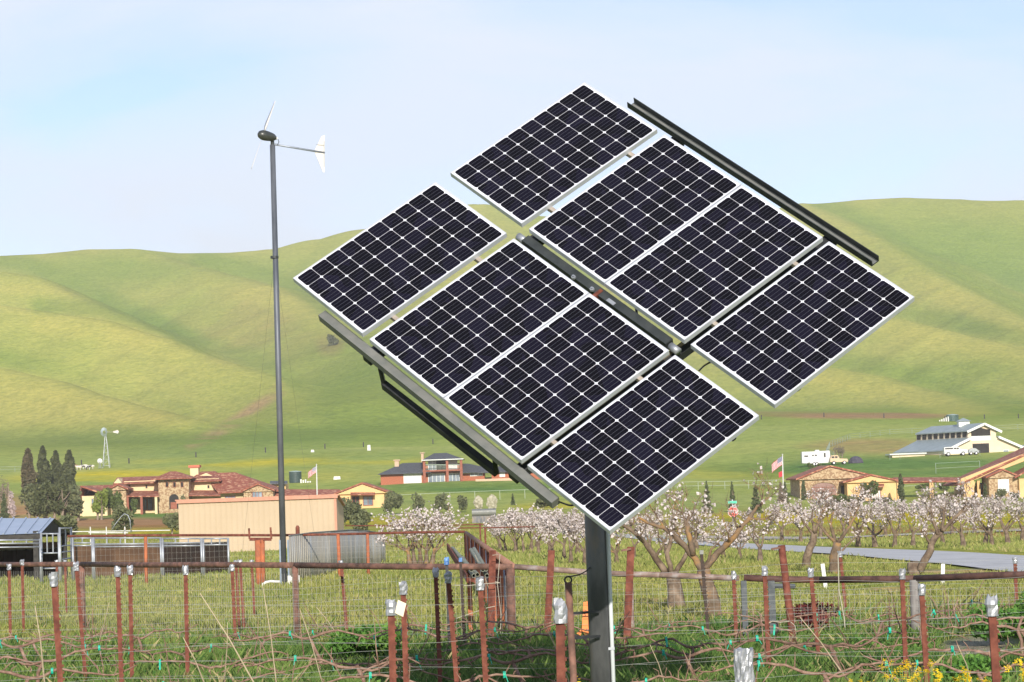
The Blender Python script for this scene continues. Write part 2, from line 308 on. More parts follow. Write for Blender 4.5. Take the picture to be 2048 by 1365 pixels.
def grid_mesh(name,S,Y,m,extra=None):
    SS,YY=np.meshgrid(S,Y); X=SS*YY; Z=G(X.ravel(),YY.ravel()).reshape(X.shape); c=cover(X,YY,Z)
    V=np.stack([X,YY,Z],-1).reshape(-1,3); c=c.reshape(-1,3); a,b=YY.shape
    i=np.arange((a-1)*(b-1)); r=i//(b-1); q=i%(b-1); k=r*b+q; Fc=np.stack([k,k+1,k+b+1,k+b],-1)
    if extra is not None:
        Fc=np.vstack([Fc,np.array([[0,1,2,3]])+len(V)]); V=np.vstack([V,extra]); c=np.vstack([c,np.tile(C_GR,(4,1))])
    return npmesh(name,V,Fc,m,cols=c,smooth=True)
def ground_material(name,far):
    m=bpy.data.materials.new(name); m.use_nodes=True; t=m.node_tree; n=t.nodes; l=t.links; b=n['Principled BSDF']; b.inputs['Roughness'].default_value=1; b.inputs['Specular IOR Level'].default_value=0
    a=n.new('ShaderNodeAttribute'); a.attribute_name='col'; tcn=n.new('ShaderNodeTexCoord')
    def noise(sc,st,lo,hi,c0,c1):
        mpn=n.new('ShaderNodeMapping'); mpn.inputs['Scale'].default_value=st; l.new(tcn.outputs['Object'],mpn.inputs[0])
        x=n.new('ShaderNodeTexNoise'); x.inputs['Scale'].default_value=sc; x.inputs['Detail'].default_value=7; x.inputs['Roughness'].default_value=.65; l.new(mpn.outputs[0],x.inputs[0])
        r=n.new('ShaderNodeValToRGB'); e=r.color_ramp.elements; e[0].position=lo; e[1].position=hi; e[0].color=(*c0,1); e[1].color=(*c1,1); l.new(x.outputs[0],r.inputs[0]); return r.outputs[0],x.outputs[0]
    cur=a.outputs['Color']
    if far: ls=[(.012,(1,1,1),.36,.66,(.93,.96,.93),(1.06,1.03,1.02)),(.05,(1,1,6),.38,.62,(.92,.94,.92),(1.06,1.04,1.03)),(.35,(1,.5,3),.36,.64,(.78,.82,.79),(1.12,1.10,1.08))]
    else: ls=[(.25,(1,1,1),.35,.65,(.72,.82,.75),(1.22,1.1,1.0)),(2.2,(1,.45,1),.38,.62,(.70,.76,.7),(1.22,1.14,1.05)),(14,(1,.4,1),.36,.64,(.65,.7,.65),(1.3,1.22,1.15))]
    for sc,st,lo,hi,c0,c1 in ls:
        o,f=noise(sc,st,lo,hi,c0,c1); mm=n.new('ShaderNodeMix'); mm.data_type='RGBA'; mm.blend_type='MULTIPLY'; mm.inputs[0].default_value=1; l.new(cur,mm.inputs[6]); l.new(o,mm.inputs[7]); cur=mm.outputs[2]
    l.new(cur,b.inputs['Base Color'])
    bn=n.new('ShaderNodeBump'); bn.inputs['Strength'].default_value=1; bn.inputs['Distance'].default_value=1.0 if far else .05; l.new(f,bn.inputs['Height']); l.new(bn.outputs[0],b.inputs['Normal'])
    return m
M_GROUND=ground_material('meadow_ground',False); M_HILL=ground_material('hill_grass',True)
S=np.r_[np.linspace(-3,-.5,14),np.linspace(-.42,-.24,10),np.linspace(-.225,.225,330),np.linspace(.24,.42,10),np.linspace(.5,3,14)]
YC=330.
o=grid_mesh('ground',S,np.geomspace(1,YC,330),M_GROUND,extra=np.array([(-900,-300,-.4),(900,-300,-.4),(900,300,-3.4),(-900,300,-3.4)])); struct(o)
o=grid_mesh('hills',S,np.r_[np.geomspace(YC,760,110),np.linspace(765,2150,330),np.linspace(2200,5200,24)],M_HILL); struct(o)
# road
M_ASPH=mat('asphalt',(.38,.38,.375),(.48,.48,.47),scale=.8,rough=.95,bump=.004,bscale=40)
def ribbon(name,pts,wd,m,lift=.03,step=1.0):
    P=[]
    for a,b in zip(pts[:-1],pts[1:]):
        n=max(1,int(math.dist(a,b)/step)); P+=[(a[0]+(b[0]-a[0])*i/n,a[1]+(b[1]-a[1])*i/n) for i in range(n)]
    P.append(pts[-1]); P=np.array(P); k=np.ones(9)/9
    if len(P)>20: Q=P.copy(); Q[4:-4,0]=np.convolve(P[:,0],k,'valid'); Q[4:-4,1]=np.convolve(P[:,1],k,'valid'); P=Q
    T=np.gradient(P,axis=0); T/=np.linalg.norm(T,axis=1)[:,None]; Nn=np.stack([T[:,1],-T[:,0]],1); K=9
    V=[];Fc=[]
    for j in range(K):
        q=P+Nn*wd*(j/(K-1)-.5); V.append(np.c_[q,G(q[:,0],q[:,1])+lift])
    V=np.concatenate(V); n=len(P)
    Fc=[(j*n+i,j*n+i+1,(j+1)*n+i+1,(j+1)*n+i) for j in range(K-1) for i in range(n-1)]
    return npmesh(name,V,Fc,m,smooth=True)
def gp(px,py): q=ground_at(px,py); return (q.x,q.y)
rd=[(gp(2300,1152)),gp(2048,1129),gp(1900,1117),gp(1640,1101),gp(1500,1094),gp(1400,1087),gp(1300,1076),gp(1230,1070)]
struct(ribbon('road',rd,4.5,M_ASPH,lift=.05,step=.6))
struct(ribbon('driveway',[gp(1230,1072),gp(1330,1074),gp(1480,1077),gp(1640,1079),gp(1800,1071),gp(2048,1062),gp(2200,1056)],5.,mat('gravel_road',(.36,.31,.27),(.46,.41,.36),scale=2,rough=1),lift=.05))
o=struct(ribbon('kerb_line',[gp(1730,1080),gp(1850,1073),gp(2048,1064),gp(2200,1060)],.45,mat('pale_kerb',(.62,.60,.52),(.7,.68,.6),scale=3),lift=.22))
# ---------------------------------------------------------------- materials for made things
M_ALU=mat('white_aluminium',(.58,.60,.63),(.50,.52,.56),scale=3,rough=.35,metal=.25,spec=.5)
M_BACK=mat('white_backsheet',(.66,.67,.72),rough=.12,spec=.6)
M_CELL=mat('silicon_cell',(.004,.0035,.005),(.007,.006,.013),scale=6.2,rough=.12,spec=.16,kind='vor',pos=(.2,.9))
M_BUS=mat('busbar_silver',(.10,.10,.12),rough=.4,metal=.3)
M_DKSTEEL=mat('dark_painted_steel',(.03,.036,.038),(.055,.062,.062),scale=7,rough=.5,metal=.3,bump=.001)
M_GYSTEEL=mat('grey_weathered_steel',(.15,.16,.15),(.21,.21,.195),scale=6,rough=.5,metal=.3,bump=.001)
M_BLKSTEEL=mat('black_steel',(.02,.022,.024),(.04,.042,.045),scale=8,rough=.55,metal=.2)
M_POLE=mat('old_pole_steel',(.065,.068,.072),(.20,.16,.12),scale=3,rough=.5,metal=.35,stretch=(1,1,.35),c3=(.12,.122,.128),bump=.001)
M_RUST=mat('rusty_steel',(.085,.026,.016),(.20,.068,.042),scale=9,rough=.85,bump=.002,c3=(.14,.042,.026))
M_RUSTD=mat('dark_rusty_pipe',(.07,.04,.03),(.22,.11,.08),scale=6,rough=.75,bump=.002,c3=(.13,.07,.05))
M_RUSTO=mat('orange_rust_pipe',(.42,.13,.05),(.25,.09,.05),scale=5,rough=.85,bump=.002)
M_FOIL=mat('crumpled_silver_foil',(.27,.28,.30),(.37,.38,.40),scale=12,rough=.42,metal=.45,bump=.003,bscale=30)
M_GALV=mat('galvanised_pipe',(.26,.28,.31),(.38,.40,.43),scale=5,rough=.45,metal=.45)
M_WIRE=mat('fence_wire',(.25,.25,.23),rough=.5,metal=.5)
M_PVC=mat('white_plastic',(.62,.62,.60),(.52,.52,.49),scale=5,rough=.5)
M_GREYPVC=mat('grey_conduit',(.50,.54,.56),(.60,.63,.64),scale=2,rough=.5,stretch=(1,1,.3))
M_BLACK=mat('black_plastic',(.012,.012,.012),rough=.5)
M_BLUE=mat('blue_tape',(.05,.12,.30),(.10,.25,.5),scale=20,rough=.4)
M_GREEN=mat('green_tie_tape',(.01,.33,.22),(.02,.45,.30),scale=20,rough=.4)
M_ORANGE=mat('orange_plastic',(.80,.22,.05),rough=.5)
# ---------------------------------------------------------------- solar tracker
R_=np.array([[0.650,.750,-.122],[.493,-.538,-.683],[-.578,.384,-.720]])
U_,_s,V_=np.linalg.svd(R_); R_=U_@V_
T_=np.array([-1.9306268,-.55313343,22.45778907]); US=[0,1.09211,2.09340,3.16012]; GV=.1687; SH=.0094
def c2w(v): return RT*float(v[0])-UP*float(v[1])+FWD*float(v[2])
EU,EV,EW=[c2w(R_[:,i]).normalized() for i in range(3)]
ORG=CAM+c2w(T_)
def PW(u,v,w=0): return ORG+EU*u+EV*v+EW*w
def px2uv(px,py,w=0):
    r=ray(px,py); o=ORG+EW*w; t=(o-CAM).dot(EW)/r.dot(EW); q=CAM+r*t-ORG; return q.dot(EU),q.dot(EV)
PB=gpt(1210,22.45)                                   # foot of the pole
tr=thing('solar_tracker','large tilted rack of eight dark solar panels on a thick dark steel pole','solar panel array',PB)
def pbx(mb,u0,v0,w0,u1,v1,w1,mi=0):
    c=PW((u0+u1)/2,(v0+v1)/2,(w0+w1)/2); return mb.obox(c,EU*(u1-u0)/2,EV*(v1-v0)/2,EW*(w1-w0)/2,mi)
PWd,PL=.992,1.65; FR=.011; DP=.046
def panel():
    e=bpy.data.objects.new('solar_panel',None); COL.objects.link(e); e.empty_display_size=.1
    def lb(mb,x0,y0,z0,x1,y1,z1): mb.box(x0,y0,z0,x1,y1,z1)
    f=MB(); lb(f,0,0,-DP,PWd,FR,0.003); lb(f,0,PL-FR,-DP,PWd,PL,.003); lb(f,0,FR,-DP,FR,PL-FR,.003); lb(f,PWd-FR,FR,-DP,PWd,PL-FR,.003)
    # inner return flange at the back
    lb(f,FR,FR,-DP,PWd-FR,FR+.02,-DP+.002); lb(f,FR,PL-FR-.02,-DP,PWd-FR,PL-FR,-DP+.002)
    f.build('frame',M_ALU,e)
    b=MB(); lb(b,FR,FR,-.006,PWd-FR,PL-FR,-.002); b.build('backsheet',M_BACK,e)
    c=MB(); cs=.156; g=.0035; mx_=(PWd-6*cs-5*g)/2; my=(PL-10*cs-9*g)/2; k=.021
    for i in range(6):
        for j in range(10):
            x=mx_+i*(cs+g); y=my+j*(cs+g); pts=[]
            for (qx,qy,a0) in ((x+cs-k,y+cs-k,0),(x+k,y+cs-k,90),(x+k,y+k,180),(x+cs-k,y+k,270)):
                for a in (8,45,82): pts.append((qx+k*math.cos(math.radians(a0+a)),qy+k*math.sin(math.radians(a0+a)),0))
            c.poly(pts)
    c.build('cells',M_CELL,e)
    s=MB()
    for i in range(6):
        x=mx_+i*(cs+g)
        for q in (.26,.5,.74):
            for j in range(10):
                y=my+j*(cs+g); s.poly([(x+cs*q-.0009,y+.003,.0008),(x+cs*q+.0009,y+.003,.0008),(x+cs*q+.0009,y+cs-.003,.0008),(x+cs*q-.0009,y+cs-.003,.0008)])
    s.build('busbars',M_BUS,e)
    j=MB(); j.box(PWd/2-.06,PL-.22,-.03,PWd/2+.06,PL-.12,-.0065); j.build('junction_box',M_BLACK,e)
    return e
p0=panel()
for i in range(8):
    p=p0 if i==0 else copytree(p0)
    r,cI=divmod(i,4); u=US[cI]+(SH if r==0 else 0); v=(PL+GV) if r==0 else 0
    o=PW(u,v)-PB; p.parent=tr
    p.matrix_local=Matrix(((EU.x,EV.x,EW.x,o.x),(EU.y,EV.y,EW.y,o.y),(EU.z,EV.z,EW.z,o.z),(0,0,0,1)))
VT=2*PL+GV
def trp(name,mb,m,smooth=False): return mb.build(name,m,tr,org=PB,smooth=smooth)
# module rails (run across the columns), seen in the gaps between panels
for v in (.34,1.30,PL+GV+.34,PL+GV+1.30):
    mb=MB(); pbx(mb,.10,v-.02,-.088,4.05,v+.02,-DP-.001); trp('rail',mb,mat('brown_galvanised_rail',(.30,.25,.20),(.40,.36,.31),scale=7,rough=.6,metal=.3) if 'M_RAIL' not in globals() else M_RAIL)
# outer longitudinal beams
uvA=px2uv(640,631,-.14); uvB=px2uv(1115,1000,-.14)
lv=(uvA[1]+uvB[1])/2
mb=MB(); pbx(mb,uvA[0],lv-.04,-.20,uvB[0],lv+.04,-.125); trp('beam',mb,M_GYSTEEL)
uvA=px2uv(1262,204,-.14); uvB=px2uv(1750,522,-.14); hv=(uvA[1]+uvB[1])/2
mb=MB(); u0,u1=uvA[0],uvB[0]
pbx(mb,u0,hv-.045,-.18,u1,hv-.038,-.115); pbx(mb,u0,hv+.038,-.18,u1,hv+.045,-.115); pbx(mb,u0,hv-.038,-.18,u1,hv+.038,-.173); trp('beam',mb,M_DKSTEEL)
mb=MB(); pbx(mb,u0+.003,hv-.022,-.172,u1-.003,hv+.022,-.168); trp('beam_web',mb,M_GYSTEEL)
uvA=px2uv(1050,482,-.12); uvB=px2uv(1340,688,-.12); mv=(uvA[1]+uvB[1])/2; MU0,MU1=uvA[0],uvB[0]
mb=MB(); pbx(mb,MU0,mv-.042,-.18,MU1,mv+.042,-.085); trp('beam',mb,M_DKSTEEL)
for u in (MU0-.05,MU1+.06):
    mb=MB(); mb.tube([PW(u-.05,mv,-.135),PW(u+.05,mv,-.135)],.035,12); trp('pivot_pin',mb,M_GALV,True)
for px,py in ((1147,556),(1184,580)):
    q=px2uv(px,py,-.075); mb=MB(); mb.tube([PW(q[0],q[1],-.079),PW(q[0],q[1],-.06)],.022,6); mb.tube([PW(q[0],q[1],-.06),PW(q[0],q[1],-.045)],.011,8); trp('bolt',mb,M_GALV)
q=px2uv(1222,604,-.079); mb=MB(); pbx(mb,q[0]-.045,q[1]-.018,-.0795,q[0]+.045,q[1]+.018,-.077); trp('label_plate',mb,M_GALV)
q=px2uv(1200,590,-.079); mb=MB(); pbx(mb,q[0]-.05,q[1]-.051,-.192,q[0]-.015,q[1]+.052,-.0785); trp('clamp_plate',mb,M_RUST)
# transverse beams below the columns
UC=[px2uv(748,708,-.25)[0],px2uv(1520,585,-.25)[0]]
for u in UC:
    mb=MB(); pbx(mb,u-.05,lv-.02,-.30,u+.05,hv+.03,-.215); trp('cross_beam',mb,M_BLKSTEEL)
u=px2uv(1512,585,-.2)[0]; mb=MB(); pbx(mb,u-.035,lv+.1,-.214,u-.02,hv-.1,-.19); trp('cable_tray',mb,mat('tan_strip',(.33,.26,.18),(.22,.18,.13),scale=5))
# tie bar hanging from the lower beam
a1=PW(*px2uv(760,735,-.2),-.2); a2=PW(*px2uv(768,770,-.45),-.45); b2=PW(*px2uv(993,945,-.45),-.45); b1=PW(*px2uv(988,912,-.2),-.2)
mb=MB(); mb.bar(a2,b2,.055,.075,up=EW); trp('tie_bar',mb,M_BLKSTEEL)
for p,q in ((a1,a2),(b1,b2)):
    mb=MB(); mb.bar(p,q,.035,.035); trp('hanger',mb,M_BLKSTEEL)
for px,py in ((1465,880),(1595,780),(1775,635)):
    mb=MB(); q=px2uv(px,py,-.1); mb.obox(PW(q[0]-.03,q[1]+.03,-.11),EU*.02,EV*.02,EW*.03); trp('clip',mb,M_BLKSTEEL)
# strut seen through the middle gap and loose cables
mb=MB(); p=PW(*px2uv(1272,612,-.35),-.35); q=PW(*px2uv(1276,656,-.35),-.35); mb.tube([p,q],.012,6); trp('cable',mb,M_BLACK)
def cable(pts,r=.008,name='cable'):
    P=[PW(*px2uv(a,b,w_),w_) for a,b,w_ in pts]; mb=MB(); Q=[]
    for i in range(len(P)-1):
        for k in range(5): Q.append(P[i].lerp(P[i+1],k/5))
    Q.append(P[-1]); Q2=[Q[0]]+[(Q[i-1]+Q[i]+Q[i+1])/3 for i in range(1,len(Q)-1)]+[Q[-1]]; mb.tube(Q2,r,6); trp(name,mb,M_BLACK,True)
cable([(1398,742,-.1),(1408,732,-.12),(1420,725,-.12),(1440,722,-.06)])
cable([(1118,1004,-.15),(1140,1012,-.1),(1156,1008,-.05),(1162,998,-.02)])
# pole with swivel head
top=PW(2.12,mv,-.42)
pt=Vector((PB.x,PB.y,0)); 
pcx=at(1196,1200,22.45).x; 
PH=top.z-.15
mb=MB(); mb.tube([(pcx,22.45,PB.z-.3),(pcx,22.45,PH)],.092,32); trp('pole',mb,M_POLE,True)
mb=MB(); mb.tube([(pcx,22.45,PH-.35),(pcx,22.45,PH+.05)],.115,24); mb.tube([(pcx-.35,22.45,PH),(pcx+.35,22.45,PH)],.07,16); mb.bar((pcx,22.45,PH),PW(2.12,mv,-.2),.14,.14); trp('swivel_head',mb,M_DKSTEEL)
mb=MB(); mb.tube([(pcx-.3,22.45,PH-.1),PW(1.2,mv-.9,-.25)],.03,10); trp('actuator_arm',mb,M_BLKSTEEL)
cx_=pcx+.108; cy_=22.45-.03
mb=MB(); mb.tube([(cx_,cy_,PB.z-.2),(cx_,cy_,PH-.3)],.0185,12); trp('conduit',mb,M_GREYPVC,True)
for z in (.55,1.9):
    mb=MB(); mb.obox((cx_-.03,cy_-.012,CAMH+(975-1302)/F*22.4 if z<1 else z),(.05,0,0),(0,.012,0),(0,0,.012)); trp('conduit_strap',mb,M_GALV)
# handle frame welded to the pole: upright pipe with ring top and two arms
hx=at(1145,1260,22.1); zt=at(1140,1165,22.1).z
mb=MB(); mb.tube([(hx.x-.022,22.1,zt),(hx.x+.012,22.1,PB.z-.3)],.031,14); trp('stand_pipe',mb,M_RUSTD,True)
mb=MB(); ring=[(hx.x-.022+.03*math.cos(a),22.1,zt+.02+.03*math.sin(a)) for a in np.linspace(0,2*math.pi,17)]; mb.tube(ring,.008,6); 
j1=at(1180,1136,22.2); mb.tube([(hx.x+.0,22.1,zt+.05),(hx.x+.08,22.15,zt+.06),(j1.x-.03,22.3,j1.z-.03),(j1.x+.01,22.4,j1.z)],.006,6); trp('hook_rod',mb,M_BLKSTEEL)
for py in (1227,1277):
    z=at(1160,py,22.1).z; mb=MB(); mb.bar((hx.x,22.12,z),(pcx,22.3,z),.02,.022); trp('side_arm',mb,M_BLKSTEEL)
# ---------------------------------------------------------------- wind turbine
D=80.; tb=ground_at(568,1170); D=tb.y
def lean(px,py,d): q=at(px,py,d); return q
TX=tb.x; topz=at(545,290,D).z; topx=at(545,290,D).x
wt=thing('wind_turbine','small wind turbine with black nose and white tail vane on tall thin grey pole','wind turbine',(TX,D,tb.z))
O=(TX,D,tb.z)
mb=MB(); mb.tube([(TX,D,tb.z-.3),(topx,D,topz)],[.10,.085],20); mb.build('pole',mat('turbine_pole_grey',(.075,.085,.10),(.14,.15,.17),scale=2.2,rough=.5,metal=.3,stretch=(1,1,.3)),wt,org=O,smooth=True)
mb=MB(); mb.tube([(topx+(TX-topx)*.56,D,topz-5.4*.0+(tb.z-topz)*.255),(topx+(TX-topx)*.56,D,topz+(tb.z-topz)*.262)],.125,16); 
q=at(549,515,D); mb=MB(); mb.tube([(q.x,D,q.z-.04),(q.x,D,q.z+.04)],.13,16); mb.build('guy_collar',M_DKSTEEL,wt,org=O)
mb=MB()
for px,py in ((480,1150),(640,1148)):
    g=ground_at(px,py); 
    for k in range(1): mb.tube([(q.x,D,q.z),(g.x,g.y,g.z)],.004,4)
g2=gpt(565,D+9); mb.tube([(q.x,D,q.z),g2],.004,4); mb.build('guy_wires',M_WIRE,wt,org=O)
hub=at(528,271,D-.25)
# axis: nose points left and towards the camera
ax=Vector((-.80,-.55,.16)).normalized(); tail=Vector((.86,.50,-.02))
back=at(556,281,D)
mb=MB(); prof=[(0,.22),(.05,.21),(.11,.17),(.155,.08),(.165,0),(.16,-.1),(.14,-.25),(.12,-.34),(.07,-.42),(0,-.44)]
qt=ax.to_track_quat('Z','Y'); V=[]; n=20
m2=MB(); m2.lathe(prof,n); vs=[hub+qt@Vector(v) for v in m2.v]; MBn=MB(); MBn.add(vs,m2.f); MBn.build('nacelle',mat('black_nacelle',(.03,.032,.03),(.045,.05,.045),scale=9,rough=.35,spec=.5),wt,org=O,smooth=True)
mb=MB(); mb.tube([hub-ax*.33,hub-ax*.47],.05,12); mb.build('rear_cap',M_PVC,wt,org=O)
mb=MB(); mb.tube([(topx,D,topz-.1),(topx,D,topz+.12)],.06,14); mb.build('yaw_mount',M_DKSTEEL,wt,org=O)
h1=Vector((0,0,1)); h1=(h1-ax*h1.dot(ax)).normalized(); h2=ax.cross(h1).normalized()
def blade(dirv):
    side=ax.cross(dirv).normalized(); mb=MB(); prev=None; rows=[]
    for i in range(13):
        t=i/12; r=.12+1.05*t; ch=(.05+.09*min(1,t*5))*(1-.62*t) ; tw=math.radians(28*(1-t)+4)
        cdir=side*math.cos(tw)+ax*math.sin(tw); nd=dirv.cross(cdir).normalized(); c=hub+ax*.03+dirv*r
        rows.append([c-cdir*ch*.35,c+nd*ch*.09,c+cdir*ch*.65,c-nd*ch*.05])
    vs=[p for r in rows for p in r]; fs=[(i*4+j,i*4+(j+1)%4,(i+1)*4+(j+1)%4,(i+1)*4+j) for i in range(12) for j in range(4)]+[(3,2,1,0),(48,49,50,51)]
    mb.add(vs,fs); return mb
M_BLADE=mat('white_blade',(.66,.65,.66),rough=.4)
bd=RT*.66+UP*.75; bd=(bd-ax*bd.dot(ax)).normalized()
blade(bd).build('blade',M_BLADE,wt,org=O,smooth=True); blade(-bd).build('blade',M_BLADE,wt,org=O,smooth=True)
b0=at(548,289,D); b1=at(649,306,D+.9)
mb=MB(); mb.tube([b0,b1],.033,10); mb.build('tail_boom',mat('boom_steel',(.22,.25,.30),(.32,.35,.40),scale=8,rough=.45,metal=.4),wt,org=O,smooth=True)
va,vb,vc,vd,ve=at(629,302,D+.75),at(643,273,D+.85),at(649,271,D+.9),at(649,345,D+.9),at(646,345,D+.88)
vm=at(630,306,D+.75)
mb=MB(); mb.prism([va,vb,vc,vd,ve,vm],Vector((.45,-.85,0))*.014); mb.build('tail_vane',mat('white_vane',(.66,.63,.60),rough=.5),wt,org=O)
mb=MB(); mb.tube([at(648,282,D+.84),at(648,334,D+.84)],.008,5); mb.tube([at(632,289,D+.7),at(648,291,D+.84)],.006,5); mb.build('vane_stiffener',M_GYSTEEL,wt,org=O)
mb=MB(); mb.tube([at(556,279,D),at(558,284,D),at(555,290,D)],.012,6); mb.build('cable_loop',M_BLKSTEEL,wt,org=O)
mb=MB()
for px in (560,576): a=at(px,1085,D); mb.bar((a.x+.0,D-.03,tb.z-.2),(a.x,D-.03,at(px,1080,D).z),.05,.12)
mb.build('hinge_channels',mat('blue_grey_steel',(.13,.17,.22),(.19,.23,.28),scale=4,rough=.5,metal=.3),wt,org=O)
# white box beside the pole and white pipe
q=ground_at(579,1170); a,b=at(576,1170,q.y-.4),at(599,1151,q.y-.4)
t_=thing('equipment_box','white upright box on the grass just right of the turbine pole foot','box',(a.x,q.y,q.z))
mb=MB(); mb.box(a.x,q.y-.45,q.z-.1,a.x+.10,q.y-.30,b.z); mb.box(a.x+.105,q.y-.42,q.z+.05,b.x-.10,q.y-.34,b.z-.04); mb.box(b.x-.095,q.y-.45,q.z-.1,b.x,q.y-.30,b.z); mb.build('cabinet',M_PVC,t_,org=t_.location)
q=ground_at(530,1173); P=[at(px,py,q.y) for px,py in ((524,1176),(526,1169),(532,1165),(542,1163),(560,1164))]
mb=MB(); mb.tube(P,.045,10); tag(mb.build('water_pipe',M_PVC,None,smooth=True),'white plastic pipe bent over the grass left of the turbine pole','pipe')
# ---------------------------------------------------------------- pipe fences with wire mesh
def zat(px,py,Y): return at(px,py,Y).z
def fence(label,name,pts,height_px=None,rail_r=.05,post_r=.05,posts=None,mesh=True,m=None,mp=None,sp=.10,hs=.15,group=None,heights=None,wr=.0030,lower=0,cat='fence'):
    # pts: [(x,y,ztop)] corners
    m=m or M_RUSTD; mp=mp or m
    g0=pts[0]; base=(g0[0],g0[1],G(g0[0],g0[1])); t=thing(name,label,cat,base,group)
    for a,b in zip(pts[:-1],pts[1:]):
        mb=MB(); n=max(2,int(math.dist(a,b)/2.5)); mb.tube([Vector(a).lerp(Vector(b),i/n)+Vector((0,0,random.uniform(-.012,.012) if 0<i<n else 0)) for i in range(n+1)],rail_r,12); mb.build('top_rail',m,t,org=base,smooth=True)
    for p in (posts or []):
        x,y,z=p[:3]; mb=MB(); mb.tube([(x+random.uniform(-.02,.02),y,G(x,y)-.3),(x,y,z-rail_r*.3)],p[3] if len(p)>3 else post_r,12); mb.build('post',mp,t,org=base,smooth=True)
    if mesh:
        mb=MB(); r=wr
        for a,b in zip(pts[:-1],pts[1:]):
            a,b=Vector(a),Vector(b); Ln=math.hypot(b.x-a.x,b.y-a.y); n=int(Ln/sp)
            gz=G(np.array([a.x+(b.x-a.x)*i/n for i in range(n+1)]),np.array([a.y+(b.y-a.y)*i/n for i in range(n+1)]))
            d=(b-a); d.z=0; d.normalize(); off=Vector((d.y,-d.x,0))*.06
            if off.y>0: off=-off
            top=lambda i:a.lerp(b,i/n)+off+Vector((0,0,-.02))
            for i in range(n+1):
                p=top(i); mb.bar((p.x,p.y,gz[i]),(p.x,p.y,p.z-.12*(0 if lower else 1)),r,r)
            k=int((a.z-gz[0])/hs)
            for j in range(k):
                st=max(1,n//16); P=[Vector((top(i).x,top(i).y,gz[i]+.03+j*hs)) for i in list(range(0,n,st))+[n]]
                for q0,q1 in zip(P[:-1],P[1:]): mb.bar(q0,q1,r,r)
        mb.build('wire_mesh',M_WIRE,t,org=base)
    return t
D1=52.
def rp_(px,py,Y): q=at(px,py,Y); return (q.x,q.y,q.z)
# front fence
def fpost(px,py_top,Y,r=.05): q=at(px,py_top,Y); return (q.x,q.y,q.z,r)
fence('long rusty top rail and wire mesh crossing behind the left vineyard posts','pipe_fence',[rp_(-60,1129,57),rp_(163,1129,52),rp_(590,1131,43.6),rp_(1025,1134,41)],
      posts=[fpost(163,1131,52,.065),fpost(590,1131,43.6,.056),fpost(1021,1134,41,.072)],rail_r=.052)
D1=41.; D2=40.
fence('pipe rail and mesh from the fence corner behind the solar pole to the gate','pipe_fence',[rp_(1030,1134,D1),rp_(1180,1145,D1-.3),rp_(1320,1150,D2),rp_(1478,1157,D2)],
      posts=[fpost(1260,1148,D2,.05)],rail_r=.046,m=mat('grey_brown_pipe',(.14,.10,.08),(.32,.28,.26),scale=5,rough=.7,c3=(.22,.15,.12),bump=.001))
D3=39.
t=fence('dark brown pipe rail fence with fine wire mesh on the right of the gate','pipe_fence',[rp_(1488,1156,D3),rp_(1640,1160,D3),rp_(1830,1158,D3-1.3),rp_(2120,1148,D3-3),rp_(2500,1130,D3-5)],
      posts=[fpost(1828,1158,D3-1.3,.07),fpost(2085,1150,D3-3,.06)],rail_r=.052,m=mat('dark_brown_pipe',(.05,.025,.02),(.12,.06,.045),scale=6,rough=.7,bump=.002),mp=mat('grey_wood_post',(.14,.13,.12),(.28,.26,.24),scale=8,rough=.9,stretch=(1,1,.15)))
M_SLATE=mat('slate_grey_post',(.045,.055,.06),(.09,.10,.105),scale=6,rough=.6)
gt=thing('pipe_gate','slate grey gate posts with rungs between the two fence runs right of the solar pole','gate',(at(1486,1290,D3).x,D3,G(at(1486,1290,D3).x,D3)))
for px,w_ in ((1487,.085),(1542,.10)):
    q=at(px,1162,D3-.12); mb=MB(); mb.box(q.x-w_/2,D3-.12-w_/2,G(q.x,D3)-.2,q.x+w_/2,D3-.12+w_/2,q.z); mb.build('gate_post',M_SLATE,gt,org=gt.location)
for py in (1172,1300):
    a,b=at(1546,py,D3-.12),at(1590,py+1,D3-.12); mb=MB(); mb.tube([a,b],.038,8); mb.build('rung',M_SLATE,gt,org=gt.location)
# side fence of close rusty pipes, running back from the corner
cA=at(1025,1134,D1); cB=at(932,1066,88)
t=thing('picket_pipe_fence','rusty fence of close upright pipes running back from the front corner','fence',(cA.x,cA.y,G(cA.x,cA.y)))
mb=MB(); mb.tube([cA,cB],.062,12); mb.build('top_rail',mat('rusty_brown_rail',(.20,.09,.06),(.34,.19,.13),scale=7,rough=.8,bump=.002),t,org=t.location,smooth=True)
for i in range(30):
    f=i/29; p=cA.lerp(cB,f)+Vector((-.03,0,-.02)); 
    if i==0: continue
    mb=MB(); r=.045 if i%2 else .028; mb.tube([(p.x,p.y,G(p.x,p.y)-.1),p],r,8); mb.build('upright',[M_RUST,M_GALV,M_RUSTO][0 if i%4<2 else (1 if i%4==2 else 2)],t,org=t.location,smooth=True)
# back fence
DB=88.
pts=[rp_(135,1073,DB),rp_(400,1071,DB),rp_(560,1071,DB),rp_(720,1068,DB),rp_(930,1064,DB)]
fence('thin orange brown rail in front of the tan shed and blossom tree','pipe_fence',pts,posts=[fpost(291,1073,DB,.058),fpost(676,1068,DB,.062),fpost(735,1068,DB,.055)],rail_r=.045,m=M_RUST,mp=M_RUSTO,sp=.16,hs=.2,wr=.003)
